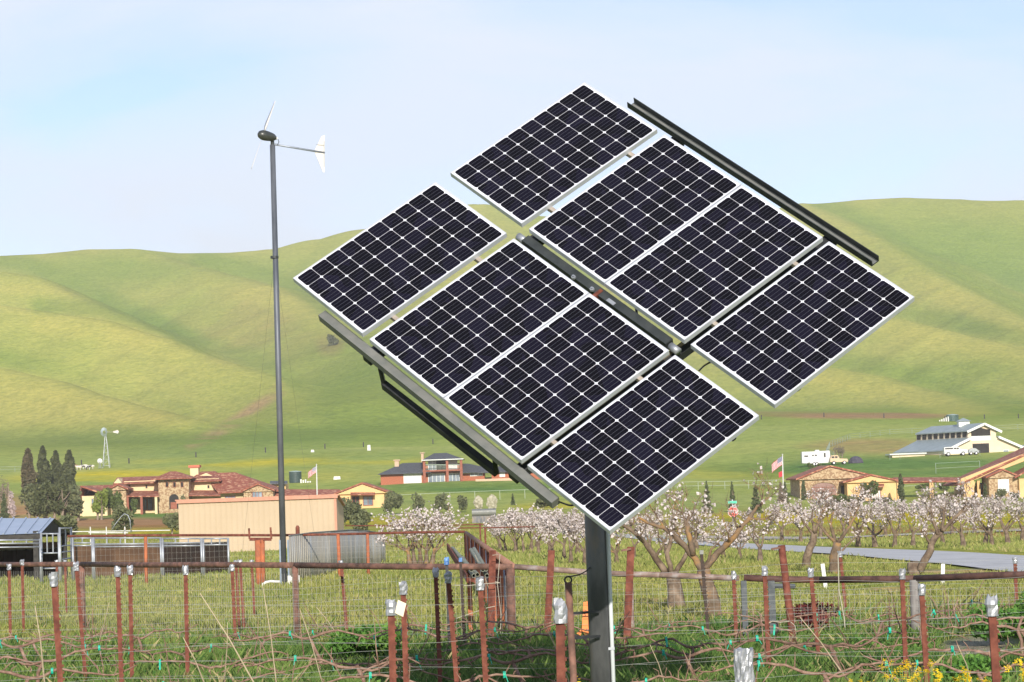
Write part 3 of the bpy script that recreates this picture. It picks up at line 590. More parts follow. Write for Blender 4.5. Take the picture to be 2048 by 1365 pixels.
# far thin rails between orchard and pasture
fence('thin rusty two post rail seen between the big blossom tree and the orchard','rail_fence',[rp_(690,1052,150),rp_(900,1051,150),rp_(1060,1046,150)],posts=[fpost(960,1047,150,.05),fpost(765,1052,150,.04)],mesh=False,rail_r=.035,m=M_RUST)
fence('lower thin rusty rail with a single post right of the big blossom tree','rail_fence',[rp_(880,1057,120),rp_(1070,1054,120)],posts=[fpost(970,1056,120,.045)],mesh=False,rail_r=.03,m=M_RUST)
# red stanchion with a U shaped cradle on top
q=ground_at(518,1172); Yq=q.y; t=thing('pipe_cradle','rusty red stanchion with a U shaped cradle on top left of the turbine pole','stand',(q.x,q.y,q.z))
mb=MB(); a=at(517,1081,Yq); mb.tube([(q.x,Yq,q.z-.2),(a.x-.02,Yq,a.z)],.10,12); mb.tube([(q.x+.13,Yq+.02,q.z-.2),(a.x+.12,Yq+.02,a.z)],.075,12); mb.build('post',M_RUSTO,t,org=q,smooth=True)
mb=MB(); b=[at(499,1079,Yq-.02),at(543,1079,Yq-.02),at(498,1057,Yq-.02),at(541,1055,Yq-.02)]
mb.bar(b[0],b[1],.06,.10); mb.bar(b[0],b[2],.055,.055); mb.bar(b[1],b[3],.055,.055); mb.bar(at(510,1084,Yq-.02),at(527,1084,Yq-.02),.06,.1); mb.build('cradle',M_RUST,t,org=q)
q=ground_at(594,1150); a=at(595,1054,92); t=thing('pipe_post','short thick rusty pipe stub rising over the corrugated screen','post',(a.x,92,G(a.x,92)))
mb=MB(); mb.tube([(a.x,92,G(a.x,92)-.1),(a.x,92,a.z-.02),(a.x,92,a.z+.05)],[.075,.075,.03],12); mb.build('pipe',M_RUST,t,org=t.location)
# curved corrugated metal screen
def screen():
    C=[(578,1072,1162,86),(620,1066,1162,89),(660,1063,1160,93),(700,1060,1152,99),(735,1062,1146,104),(760,1066,1138,108),(770,1069,1133,111)]
    t=None; mb=MB(); vs=[]; fs=[]
    P=[]
    for i in range(len(C)-1):
        a,b=C[i],C[i+1]; n=60
        for k in range(n): 
            f=k/n; P.append([a[j]+(b[j]-a[j])*f for j in range(4)])
    P.append(list(C[-1])); s=0; prev=None
    for i,(px,pt_,pb,Y) in enumerate(P):
        q=at(px,pt_,Y); 
        if prev: s+=math.dist((q.x,q.y),prev)
        prev=(q.x,q.y); off=.05*math.sin(s*2*math.pi/.27); x,y=q.x,q.y+off; vs+=[(x,y,G(x,y)-.3),(x,y,q.z)]
    for i in range(len(P)-1): fs.append((2*i,2*i+2,2*i+3,2*i+1))
    q=vs[0]; t=thing('corrugated_screen','curved grey corrugated metal screen behind the turbine pole foot','screen',q)
    mb.add(vs,fs); o=mb.build('sheet',mat('weathered_corrugated',(.30,.32,.33),(.42,.44,.45),scale=1.2,rough=.6,metal=.25,c3=(.36,.33,.27),stretch=(1.5,1.5,.1)),t,org=q,smooth=True)
    sm=o.modifiers.new('t','SOLIDIFY'); sm.thickness=.01
    rl=MB(); rl.tube([Vector(vs[2*i+1]) for i in range(0,len(P),12)],.02,6); rl.build('edge_trim',M_GYSTEEL,t,org=q)
screen()
# ---------------------------------------------------------------- tan shed
def shed():
    Y=159.; a=at(357,1003,Y); b=at(672,1002,Y); zt=a.z; zb=G(a.x,Y)-.6; q=(a.x,Y,G(a.x,Y)); t=thing('metal_shed','long pale tan metal shed with pink brown roof trim in front of the villa','shed',q)
    mt=mat('tan_siding',(.40,.31,.205),(.43,.335,.225),scale=.5,rough=.6); tm=mat('pink_brown_trim',(.42,.20,.13),(.48,.24,.16),scale=4,rough=.6)
    # ribbed front wall
    mb=MB(); n=int((b.x-a.x)/.11); xs=np.linspace(a.x,b.x,n); vs=[];fs=[]
    for i,x in enumerate(xs):
        dy=.0 if (i%3) else -.018; vs+=[(x,Y+dy,zb),(x,Y+dy,zt)]
    for i in range(n-1): fs.append((2*i,2*i+2,2*i+3,2*i+1))
    mb.add(vs,fs); mb.build('front_wall',mt,t,org=q)
    dep=9.; zr=zt-.05
    c=at(686,1014,Y+dep); mb=MB(); xe=b.x
    xs=np.linspace(0,1,40); vs=[];fs=[]
    for i,f in enumerate(xs):
        dx=.0 if i%3 else .03; x=xe+(c.x-xe)*f+dx; y=Y+dep*f; vs+=[(x,y,zb),(x,y,zt+(c.z-zt)*f)]
    for i in range(39): fs.append((2*i,2*i+2,2*i+3,2*i+1))
    mb.add(vs,fs); mb.build('side_wall',mt,t,org=q)
    mb=MB(); mb.add([(a.x-.2,Y-.15,zt+.02),(xe+.2,Y-.15,zt+.02),(c.x+.15,Y+dep,c.z+.05),(a.x-.2,Y+dep,c.z+.05),(a.x-.2,Y-.15,zt+.10),(xe+.2,Y-.15,zt+.10),(c.x+.15,Y+dep,c.z+.13),(a.x-.2,Y+dep,c.z+.13)],[(0,3,2,1),(4,5,6,7),(0,1,5,4),(1,2,6,5),(2,3,7,6),(3,0,4,7)]); mb.build('roof',tm,t,org=q)
    mb=MB(); mb.box(a.x-.12,Y-.16,zt-.14,xe+.12,Y-.04,zt+.019); mb.build('fascia',tm,t,org=q)
    mb=MB(); mb.box(xe-.12,Y-.06,zb,xe+.03,Y+.05,zt-.145); mb.build('corner_trim',tm,t,org=q)
    mb=MB(); mb.box(a.x-.02,Y+.01,zb,xe-.02,Y+.03,zt-.01); mb.box(a.x-.02,Y+.03,zb,a.x,Y+dep,zt-.06); mb.build('inner_wall',mt,t,org=q)
shed()
# ---------------------------------------------------------------- corral panels, wind screens, shelter
YC_=100.
M_BRN=mat('brown_wind_screen',(.055,.03,.018),(.12,.07,.04),scale=.9,rough=.95,c3=(.08,.045,.026))
M_DKBRN=mat('dark_brown_screen',(.012,.008,.007),(.03,.019,.014),scale=1.2,rough=.95)
def screenpanel(px0,px1,pyt,pyb,Y,m,label):
    a,b=at(px0,pyt,Y),at(px1,pyt,Y); t=thing('wind_screen',label,'screen',(a.x,Y,G(a.x,Y)),group='solid brown screens along the corral')
    mb=MB(); n=24; vs=[];fs=[]
    for i in range(n+1):
        x=a.x+(b.x-a.x)*i/n; y=Y+.03*math.sin(i*2.1); vs+=[(x,y,G(x,Y)-.1),(x,y,a.z)]
    for i in range(n): fs.append((2*i,2*i+2,2*i+3,2*i+1))
    mb.add(vs,fs); o=mb.build('sheet',m,t,org=t.location); sm=o.modifiers.new('t','SOLIDIFY'); sm.thickness=.02
    mb=MB(); mb.tube([(a.x,Y,a.z),(b.x,Y,a.z)],.02,6); mb.build('edge_rope',M_GYSTEEL,t,org=t.location)
screenpanel(140,325,1093,1168,YC_+1,M_BRN,'mid brown solid screen behind the galvanised panels left of the orange post')
screenpanel(326,455,1089,1168,YC_+.6,M_DKBRN,'dark brown solid screen behind the galvanised panels right of the orange post')
screenpanel(-40,118,1102,1172,YC_+6,M_DKBRN,'blackish solid screen standing inside the metal roofed shelter')
def galv(px0,px1,pyt,pyb,Y0,Y1,k,label,rows=(0,.5,1.),stubs=3):
    a,b=at(px0,pyt,Y0),at(px1,pyt,Y1); ga,gb=G(a.x,a.y),G(b.x,b.y)
    t=thing('corral_panel',label,'corral panel',(a.x,a.y,ga),group='galvanised corral panels left of the turbine')
    P=lambda f,h:Vector((a.x+(b.x-a.x)*f,a.y+(b.y-a.y)*f,(ga+(gb-ga)*f)+h*((a.z-ga)*(1-f)+(b.z-gb)*f)))
    for f in (0,1):
        mb=MB(); mb.tube([P(f,-.05),P(f,1.0)],.042,8); mb.build('post',M_GALV,t,org=t.location,smooth=True)
    for h in rows:
        mb=MB(); mb.tube([P(0,h),P(1,h)],.030,8); mb.build('rail',M_GALV,t,org=t.location,smooth=True)
    for i in range(stubs):
        f=(i+1)/(stubs+1); mb=MB(); mb.tube([P(f,rows[-1]),P(f,rows[-2])],.028,6); mb.build('stub',M_GALV,t,org=t.location)
lab=['galvanised pipe panel hanging in front of the brown screen, leftmost full one','galvanised pipe panel just left of the orange post','galvanised pipe panel just right of the orange post','galvanised pipe panel nearest the tan shed foot','galvanised pipe panel angled away at the shelter corner','tall galvanised pipe panel by the shelter post','low white railed panel in front of the shelter']
YG=96.
galv(145,184,1074,1168,YG,YG,0,lab[0],(.80,.86,.97),1)
galv(187,321,1075,1168,YG,YG,0,lab[1],(.78,.84,.98),4)
galv(325,402,1076,1168,YG,YG,0,lab[2],(.80,.87,.98),2)
galv(406,456,1076,1166,YG,YG,0,lab[3],(.82,.98),2)
galv(119,142,1055,1172,YG-2,YG+3,0,lab[4],(.42,.55,.66,.98),1)
galv(82,117,1066,1176,YG-2,YG-2,0,lab[5],(.30,.60,.98),2)
galv(-30,80,1078,1172,YG-4,YG-3,0,lab[6],(.82,.90,.97),3)
def shelter():
    Y=100.; q=at(80,1066,Y); g=G(q.x,Y); t=thing('shelter','open animal shelter with blue grey metal gable roof at the left edge','shelter',(q.x,Y,g))
    mr=mat('blue_grey_metal_roof',(.36,.43,.52),(.42,.48,.57),scale=1.5,rough=.4,metal=.35); dk=mat('shelter_dark_wood',(.03,.03,.028),(.06,.055,.05),scale=4,rough=.9)
    e0,e1=at(-220,1078,Y),at(82,1067,Y); r0,r1=at(-215,1036,Y+3.2),at(109,1037,Y+3.2); b0,b1=at(-220,1074,Y+6.8),at(142,1064,Y+6.8)
    mb=MB(); n=40
    for i in range(n):
        f0,f1=i/n,(i+1)/n; A=Vector(e0).lerp(e1,f0);B=Vector(e0).lerp(e1,f1);C=Vector(r0).lerp(r1,f1);Dd=Vector(r0).lerp(r1,f0)
        mb.poly([A,B,C,Dd])
        if i%3==0: mb.bar(A+Vector((0,0,.025)),Dd+Vector((0,0,.025)),.06,.035)
    mb.poly([r0,r1,b1,b0]); mb.build('roof',mr,t,org=t.location)
    mb=MB(); mb.bar(e0-Vector((0,-.05,.12)),e1-Vector((0,-.05,.12)),.08,.18); mb.bar(b0-Vector((0,0,.1)),b1-Vector((0,0,.1)),.08,.16); mb.prism([e1+Vector((-.1,.05,-.05)),r1+Vector((-.1,0,-.05)),b1+Vector((-.15,0,-.05))],(-.04,0,0)); mb.build('gable_frame',dk,t,org=t.location)
    for p,z in ((at(72,1075,Y+.2),0),(at(128,1075,Y+6.6),0),(at(-60,1075,Y+.2),0)):
        mb=MB(); mb.box(p.x-.1,p.y-.1,G(p.x,p.y)-.2,p.x+.1,p.y+.1,p.z+.25); mb.build('post',dk,t,org=t.location)
    mb=MB(); a=at(-200,1100,Y+7); b=at(120,1100,Y+7); mb.box(a.x,Y+7,G(b.x,Y+7)-.2,b.x,Y+7.05,at(60,1086,Y+7).z); mb.build('rear_boards',mat('shelter_brown_boards',(.16,.10,.06),(.26,.17,.10),scale=2,rough=.9),t,org=t.location)
shelter()
# small white and pipe odds between corral and villa
q=gpt(235,130); t=thing('white_rail_stand','low thin white pipe stand behind the corral panels','rack',q)
mb=MB()
for px in (181,213,250): a=at(px,1072,130); mb.tube([(a.x,130,G(a.x,130)),(a.x,130,zat(px,1054,130))],.03,6)
mb.tube([at(177,1066,130),at(256,1066,130)],.03,6); mb.tube([at(140,1064,130),at(340,1061,130)],.025,6); mb.build('frame',M_PVC,t,org=q)
mb=MB(); P=[at(222,1062,128),at(232,1047,128),at(243,1033,128),at(249,1028,128),at(256,1031,128),at(260,1041,128),at(262,1066,128)]; mb.tube(P,.022,6); tag(mb.build('bent_pipe',M_GALV,None,smooth=True),'thin pale pipe bent into an arch above the corral','pipe')
# bundle of pipes on a rack behind the front fence
q=gpt(960,43); t=thing('pipe_bundle','bundle of grey green pipes leaning on a rusty angle rack behind the fence','pipes',q)
MG=mat('grey_green_pipe',(.16,.17,.12),(.25,.26,.20),scale=5,rough=.7)
fr=[(943,1140),(955,1150),(966,1140),(974,1152),(960,1161),(972,1139),(948,1152)]; bk=[(905,1097),(912,1108),(942,1100),(952,1112),(925,1116),(948,1098),(918,1120)]
for (x0,y0),(x1,y1) in zip(fr,bk):
    mb=MB(); a,b=at(x0,y0,42.5),at(x1,y1,48); r=.036; d=(b-a).normalized(); e=d.orthogonal().normalized(); f=d.cross(e)
    ring=lambda c,r:[c+(e*math.cos(k*math.pi/6)+f*math.sin(k*math.pi/6))*r for k in range(12)]
    vs=ring(a,r)+ring(b,r)+ring(a,r*.8)+ring(b,r*.8); fs=[]
    for k in range(12):
        j=(k+1)%12; fs+=[(k,j,12+j,12+k),(24+k,36+k,36+j,24+j),(k,24+k,24+j,j),(12+k,12+j,36+j,36+k)]
    mb.add(vs,fs); mb.build('pipe',MG,t,org=q,smooth=False)
mb=MB(); mb.bar(at(895,1094,48),at(935,1158,43),.03,.13); mb.bar(at(935,1158,42.6),at(960,1166,42.6),.05,.05); mb.build('rack_angle',M_RUST,t,org=q)
for px in (938,985):
    mb=MB(); a=at(px,1135,44); mb.box(a.x-.04,43.96,G(a.x,44)-.1,a.x+.04,44.04,a.z); mb.build('rack_post',M_RUSTO,t,org=q)
# orange marker board behind the solar pole
q=ground_at(1183,1300); q=gpt(1183,38); t=thing('orange_board','orange plastic board standing behind the solar pole','board',q)
a=at(1163,1205,38); b=at(1186,1285,38); mb=MB(); mb.prism([(a.x+.03,38,a.z),(b.x+.02,38,a.z+.02),(b.x+.02,38,b.z-.1),(a.x-.0,38,b.z),(a.x-.02,38,(a.z+b.z)/2-.1),(a.x-.09,38,(a.z+b.z)/2-.16),(a.x-.02,38,(a.z+b.z)/2-.2)],(0,.04,0)); mb.build('board',M_ORANGE,t,org=q)
mb=MB(); mb.box(b.x-.1,38.01,q.z-.2,b.x-.06,38.05,b.z+.05); mb.build('stake',M_ORANGE,t,org=q)
# white marker stakes
for (xt,yt,xb,yb,lab) in ((1645,1128,1653,1182,'leaning white marker stake in the grass left of the rusty post'),(1886,1128,1885,1172,'upright white marker stake near the road edge')):
    q=ground_at(xb,yb); a=at(xt,yt,q.y); mb=MB(); mb.bar((q.x,q.y,q.z-.1),a,.09,.02,up=(0,1,0)); mb.bar((q.x,q.y,q.z-.25),(q.x,q.y,q.z),.04,.02,up=(0,1,0)); tag(mb.build('marker_stake',M_PVC),lab,'stake','white marker stakes in the orchard grass')
# ---------------------------------------------------------------- houses and barn (built on frontal planes at their distance)
M_STUC=mat('cream_stucco',(.60,.47,.27),(.66,.53,.32),scale=.6,rough=.9)
M_STUCO=mat('golden_stucco',(.62,.40,.18),(.68,.45,.22),scale=.6,rough=.9)
M_TILE=mat('clay_roof_tile',(.24,.075,.045),(.46,.25,.15),scale=2.6,rough=.85,kind='vor',pos=(.35,1.),c3=(.30,.10,.06),bump=.05,bscale=3)
M_STONE=mat('field_stone',(.27,.17,.095),(.44,.33,.20),scale=4.2,rough=.9,kind='vor',c3=(.38,.26,.15),bump=.03,bscale=4)
M_DARKW=mat('dark_opening_and_shade',(.015,.013,.012),(.03,.026,.024),scale=1,rough=.8)
M_GLASSW=mat('window_glass',(.10,.13,.17),(.28,.33,.38),scale=.5,rough=.15,spec=.6)
M_REDW=mat('red_brown_wood',(.22,.07,.04),(.30,.10,.06),scale=3,rough=.7)
M_CURT=mat('pale_curtain',(.55,.56,.55),(.66,.66,.64),scale=1,rough=.9)
class Bld:
    def __init__(s,name,label,cat,px,py,Y):
        s.Y=Y; q=at(px,py,Y); s.o=(q.x,Y,G(q.x,Y)); s.t=thing(name,label,cat,s.o)
    def X(s,px,py,dy=0): return at(px,py,s.Y+dy).x
    def Z(s,px,py,dy=0): return at(px,py,s.Y+dy).z
    def q(s,px,py,dy=0): return at(px,py,s.Y+dy)
    def block(s,name,m,px0,px1,pyt,d0,d1,pyb=None,parent=None):
        # walls: a box from the ground up, its front face on plane Y+d0
        pm=(px0+px1)/2; a=s.q(px0,pyt,d0); b=s.q(px1,pyt,d0); zt=(a.z+b.z)/2; zb=s.Z(pm,pyb,d0) if pyb else G((a.x+b.x)/2,s.Y+d0)-1.5
        mb=MB(); mb.box(a.x,s.Y+d0,zb,b.x,s.Y+d1,zt); return mb.build(name,m,parent or s.t,org=s.o if parent is None else s.o)
    def gable(s,name,m,px0,px1,pye,pyr,d0,d1,th=.25,pxr=None,parent=None,wall=None,wn='gable_wall'):
        # roof whose ridge runs away from the camera: gable end faces us
        a,b=s.q(px0,pye,d0),s.q(px1,pye,d0); r=s.q(pxr or (px0+px1)/2,pyr,d0); ez=(a.z+b.z)/2; dy=Vector((0,d1-d0,0))
        mb=MB(); A=Vector((a.x,s.Y+d0,ez));B=Vector((b.x,s.Y+d0,ez));Rr=Vector((r.x,s.Y+d0,r.z)); u=Vector((0,0,th))
        mb.prism([A,Rr,Rr+u,A+u],dy); mb.prism([Rr,B,B+u,Rr+u],dy); o=mb.build(name,m,s.t,org=s.o)
        if wall:
            i=.3; mb=MB(); mb.prism([A+Vector((i,i,0)),B+Vector((-i,i,0)),Rr+Vector((0,i,-.12))],dy*.9-Vector((0,i,0))); mb.build(wn,wall,s.t,org=s.o)
        return o
    def hip(s,name,m,px0,px1,pye,pyr,rx0,rx1,d0,d1,th=.12,parent=None):
        a,b=s.q(px0,pye,d0),s.q(px1,pye,d0); ez=(a.z+b.z)/2; r0,r1=s.q(rx0,pyr,(d0+d1)/2),s.q(rx1,pyr,(d0+d1)/2); rz=(r0.z+r1.z)/2; ym=s.Y+(d0+d1)/2
        V=[(a.x,s.Y+d0,ez),(b.x,s.Y+d0,ez),(b.x,s.Y+d1,ez),(a.x,s.Y+d1,ez),(r0.x,ym,rz),(r1.x,ym,rz)]; V+=[(v[0],v[1],ez-th) for v in V[:4]]
        mb=MB(); mb.add(V,[(0,1,5,4),(1,2,5),(2,3,4,5),(3,0,4),(6,7,1,0),(7,8,2,1),(8,9,3,2),(9,6,0,3),(9,8,7,6)]); return mb.build(name,m,s.t,org=s.o)
    def lean(s,name,m,px0,px1,pyf,pyb,d0,d1,th=.15):
        a,b=s.q(px0,pyf,d0),s.q(px1,pyf,d0); c,d=s.q(px1,pyb,d1),s.q(px0,pyb,d1)
        mb=MB(); mb.prism([a,b,c,d],(0,0,-th)); return mb.build(name,m,s.t,org=s.o)
    def window(s,px0,px1,py0,py1,d0,frame=None,glass=None,name='window',bars=1,arch=False,fw=.12):
        a,b=s.q(px0,py0,d0-.05),s.q(px1,py1,d0-.05); mb=MB(); x0,x1,z0,z1=a.x,b.x,b.z,a.z; y=s.Y+d0
        if arch:
            c=(x0+x1)/2; h=(x1-x0)/2; pts=[(x0,y-.06,z0),(x1,y-.06,z0)]+[(c+h*math.cos(t),y-.06,z1-h*arch+h*arch*math.sin(t)) for t in np.linspace(0,math.pi,13)]
            mb.prism(pts,(0,.10,0)); return mb.build(name,glass or M_DARKW,s.t,org=s.o)
        mb.box(x0-fw,y-.10,z0-fw,x1+fw,y-.002,z0); mb.box(x0-fw,y-.10,z1,x1+fw,y-.002,z1+fw); mb.box(x0-fw,y-.10,z0,x0,y-.002,z1); mb.box(x1,y-.10,z0,x1+fw,y-.002,z1)
        for i in range(bars): x=x0+(x1-x0)*(i+1)/(bars+1); mb.box(x-.04,y-.09,z0,x+.04,y-.045,z1)
        f=mb.build(name,frame or M_REDW,s.t,org=s.o)
        mb=MB(); mb.box(x0,y-.04,z0,x1,y-.003,z1); g=mb.build('pane',glass or M_GLASSW,f,org=s.o); return f
    def chimney(s,px0,px1,pyt,d0,d1,pyb,m,capm,caph=4):
        a,b=s.q(px0,pyt,d0),s.q(px1,pyb,d0); mb=MB(); mb.box(a.x,s.Y+d0,b.z,b.x,s.Y+d1,a.z); o=mb.build('chimney',m,s.t,org=s.o)
        hh=caph*s.Y/F; mb=MB(); mb.box(a.x-.25,s.Y+d0-.25,a.z,b.x+.25,s.Y+d1+.25,a.z+hh); mb.build('cap',capm,o,org=s.o)
# villa on the left
v=Bld('tile_roofed_villa','cream stucco villa with clay tile roofs, stone tower and arched entry','house',300,1025,425)
v.block('wall',M_STUC,248,316,962,4,16); v.block('wall',M_STUC,378,438,958,4,16)
v.hip('roof',M_TILE,226,322,966.5,953.5,234,330,2.6,17); v.hip('roof',M_TILE,372,442,962.5,943,402,430,2.6,18)
mb=MB(); a,b,c=v.q(228,966,3.2),v.q(243,980,3.2),v.q(236,957,3.2); mb.prism([(a.x,a.y,a.z),(b.x,b.y,a.z-1.8),(b.x,b.y,a.z),(c.x,c.y,c.z)],(0,12,0)); mb.build('gable_end',M_STUC,v.t,org=v.o)
v.block('stone_tower',M_STONE,316,377,955,0,6.5)
v.hip('tower_roof',M_TILE,302,384,957.5,943,340,352,-1.3,8)
for x in (334,349,364): v.window(x-2.4,x+2.4,965,974,0,frame=M_REDW,glass=M_DARKW,bars=0,fw=.06)
v.window(338,358,989,1018,0,glass=M_DARKW,name='entry_arch',arch=1)
mb=MB(); a=v.q(341,1005,-.1); b=v.q(354,1018,-.1); mb.box(a.x,v.Y-.09,b.z,b.x,v.Y-.065,a.z); mb.build('door',M_REDW,v.t,org=v.o)
v.lean('porch_roof',M_TILE,249,318,992.5,982,-2.2,4); v.lean('porch_roof',M_TILE,377,441,991,981,-2.2,4)
for px in (255,283,312): 
    a=v.q(px,993,-1.9); mb=MB(); mb.box(a.x-.2,a.y-.2,v.Z(px,1022,-1.9)-1,a.x+.2,a.y+.2,a.z); mb.build('porch_post',M_REDW if px!=312 else M_STUC,v.t,org=v.o)
for x0,x1 in ((255,264),(284,293),(296,304)): v.window(x0,x1,998,1020,3.9,frame=M_REDW,glass=M_GLASSW,name='french_door',bars=1)
for px in (259,293,382,417): v.window(px-2,px+2,971,977,4,frame=M_STUC,glass=M_DARKW,bars=0,fw=.1)
v.block('porch_base_wall',M_STUC,268,281,1005,3.5,3.9); v.block('shaded_wall',M_STUC,379,440,992,3.4,3.95)
v.chimney(380,397,936,8,10,958,M_STUC,mat('terracotta_cap',(.46,.12,.07),(.52,.16,.1),scale=4,rough=.8),5)
mb=MB(); a,b,c=v.q(399,952,4.5),v.q(425,952,4.5),v.q(412,946.5,4.5); mb.prism([a,b,c],(0,.3,0)); mb.build('dormer_face',M_STUC,v.t,org=v.o)
v.block('wall',M_STUC,140,245,991,1,14); v.hip('roof',M_TILE,134,256,993.5,971,150,232,-.3,16)
v.block('wing_wall',M_STUC,164,214,992,-3,1.2); v.gable('wing_roof',M_TILE,160,208,991,975,-3.6,4,pxr=163)
v.block('stone_wall',M_STONE,222,252,982,-2.5,1.2); v.gable('stone_wing_roof',M_TILE,214,256,981,971,-3.2,3,wall=M_STONE)
v.window(183,192,998,1010,-3,frame=M_STUC,glass=M_GLASSW); 
v.block('wall',M_STUC,440,486,985,1.5,14); v.hip('roof',M_TILE,436,560,984,946,405,470,-.2,17)
v.window(451,470,994,1001,1.5,frame=M_REDW,glass=M_GLASSW,bars=2)
v.block('stone_wall',M_STONE,487,546,982,-3,8); v.gable('stone_wing_roof',M_TILE,482,549,984,970,-3.6,8,wall=M_STONE)
v.window(505,524,982,1001,-3,frame=M_REDW,glass=M_GLASSW,bars=2)
# breezeway and right wing
v.lean('breezeway_roof',M_TILE,541,680,991,979,-1,3.5); 
for px in (552,582,612,643,673): 
    a=v.q(px,991,-.4); mb=MB(); mb.box(a.x-.25,a.y-.25,G(a.x,a.y)-.5,a.x+.25,a.y+.25,a.z-.05); mb.build('column',M_STUC,v.t,org=v.o)
v.block('wing_wall',M_STUCO,678,768,987,-4,8); v.gable('wing_roof',M_TILE,668,778,988,968,-4.8,8.5,pxr=724,wall=M_STUCO)
v.lean('awning_roof',M_TILE,701,750,989,984,-6,-4); v.window(705,718,994,1010,-4,frame=M_REDW,glass=M_DARKW); v.window(727,745,994,1010,-4,frame=M_REDW,glass=M_GLASSW)
v.block('outbuilding',M_STUCO,543,571,968,22,28); v.lean('outbuilding_roof',mat('grey_shingle',(.07,.075,.08),(.13,.135,.14),scale=3,rough=.9,bump=.01),540,575,967,962,21,28.5)
# red brick house
M_BRICK=mat('red_brick',(.30,.095,.05),(.40,.14,.075),scale=5,rough=.9,c3=(.35,.115,.06)); M_SLATER=mat('charcoal_shingle',(.055,.058,.065),(.105,.11,.12),scale=3,rough=.9,bump=.01); M_WHT=mat('white_trim',(.66,.68,.64),rough=.7); M_BEIGE=mat('beige_brick',(.48,.33,.22),(.55,.40,.28),scale=3,rough=.9)
b=Bld('brick_house','two storey red brick house with charcoal hip roofs and a balcony','house',880,965,505)
b.block('wall',M_BRICK,761,846,946,2,14); b.hip('roof',M_SLATER,756,862,947,926,805,850,.8,16)
b.block('wall',M_BRICK,846,922,928,3,13); b.block('tower_wall',M_BRICK,922,969,947,2.5,13)
b.hip('upper_roof',M_SLATER,843,927,919.5,906.5,868,893,.4,14); b.block('eave_trim',M_WHT,843,927,918.8,.3,.6,pyb=920.5)
b.hip('roof',M_SLATER,919,1008,944,927.5,925,935,1,15); b.hip('roof',M_SLATER,955,1110,943,931.5,985,1090,1,14)
b.block('wall',M_BRICK,983,1100,944,2,13)
for px in (848,894,922):
    a=b.q(px,921,1); mb=MB(); mb.box(a.x-.25,a.y-.25,G(a.x,a.y)-.5,a.x+.25,a.y+.25,a.z); mb.build('balcony_post',M_REDW,b.t,org=b.o)
b.block('balcony_floor',M_REDW,845,925,940,.7,3,pyb=943)
a,c=b.q(848,930,.9),b.q(922,930,.9); mb=MB(); mb.bar(a,c,.1,.15)
for i in range(30): p=a.lerp(c,i/29); mb.bar(p,p-Vector((0,0,1.0)),.06,.06)
mb.build('balcony_rail',mat('grey_green_paint',(.25,.30,.24),rough=.8),b.t,org=b.o)
b.window(857,872,923,940,3,frame=M_WHT,glass=M_GLASSW); b.window(897,914,922,939,3,frame=M_WHT,glass=M_CURT); 
b.block('painted_shade',M_DARKW,872,894,922,2.9,2.95,pyb=940)  # dark sheet painting the balcony's shade onto the wall between the windows
b.window(808,842,949,965,2,frame=M_WHT,glass=M_CURT,bars=3); b.window(857,889,949,965,3,frame=M_WHT,glass=M_GLASSW,bars=3); b.window(898,919,948,963,3,frame=M_WHT,glass=M_GLASSW,bars=2); b.window(941,964,944,951,2.5,frame=M_WHT,glass=M_GLASSW,bars=2); b.window(1000,1009,944,953,2,frame=M_WHT,glass=M_CURT)
b.block('low_wall',M_BEIGE,951,1035,957.5,-1,-.6); b.chimney(789,798,922,6,8,940,M_BEIGE,M_BEIGE,2); b.chimney(842,847.5,907,5,7,925,M_BEIGE,M_BEIGE,1.5)
# stone garage villa on the right
g=Bld('stone_garage','stone gable garage with arched roller door and golden stucco wing','house',1690,1000,404)
g.block('stone_wall',M_STONE,1599,1740,957,0,14); g.gable('roof',M_TILE,1592,1756,958,934,-.8,15,pxr=1660,wall=M_STONE)
mb=MB(); a,c=g.q(1624,1004,-.08),g.q(1672,975,-.08); h=(c.x-a.x)/2; cx=(a.x+c.x)/2
pts=[(a.x,g.Y-.1,a.z-1),(c.x,g.Y-.1,a.z-1)]+[(cx+h*math.cos(t),g.Y-.1,c.z+.45*h*math.sin(t)) for t in np.linspace(0,math.pi,13)]
mb.prism(pts,(0,.3,0)); dm=mat('mauve_brown_door',(.22,.13,.11),(.30,.19,.16),scale=1.2,rough=.7,stretch=(.3,1,6)); mb.build('roller_door',dm,g.t,org=g.o)
for k in range(5):
    z=a.z-.3+k*.62; mb=MB(); mb.box(a.x+.02,g.Y-.16,z,c.x-.02,g.Y-.102,z+.08); mb.build('door_rib',M_REDW,g.t,org=g.o)
mb=MB(); P=[Vector(p)+Vector((0,-.1,.05)) for p in pts[2:]]; mb.tube(P,.12,6); mb.build('arch_trim',M_STONE,g.t,org=g.o)
g.block('wing_wall',M_STUCO,1694,1792,963,-4,9); g.gable('wing_roof',M_TILE,1686,1797,965,951.5,-4.8,9.5,pxr=1742,wall=M_STUCO)
g.window(1743,1761,982,999,-4,frame=M_REDW,glass=M_CURT,bars=3); g.lean('awning_roof',M_TILE,1740,1768,973,968,-5.5,-4)
g.block('dark_recess',M_DARKW,1682,1693,972,-.3,-.1)
g.lean('breezeway_roof',M_TILE,1785,1945,963,955,-1.5,4)
g.block('beam',M_REDW,1793,1940,962.5,-1.2,-.8,pyb=966)
for px in (1797,1862,1935): 
    a=g.q(px,965,-1); mb=MB(); mb.box(a.x-.3,a.y-.3,G(a.x,a.y)-.5,a.x+.3,a.y+.3,a.z-.05); mb.build('column',M_STUCO,g.t,org=g.o)
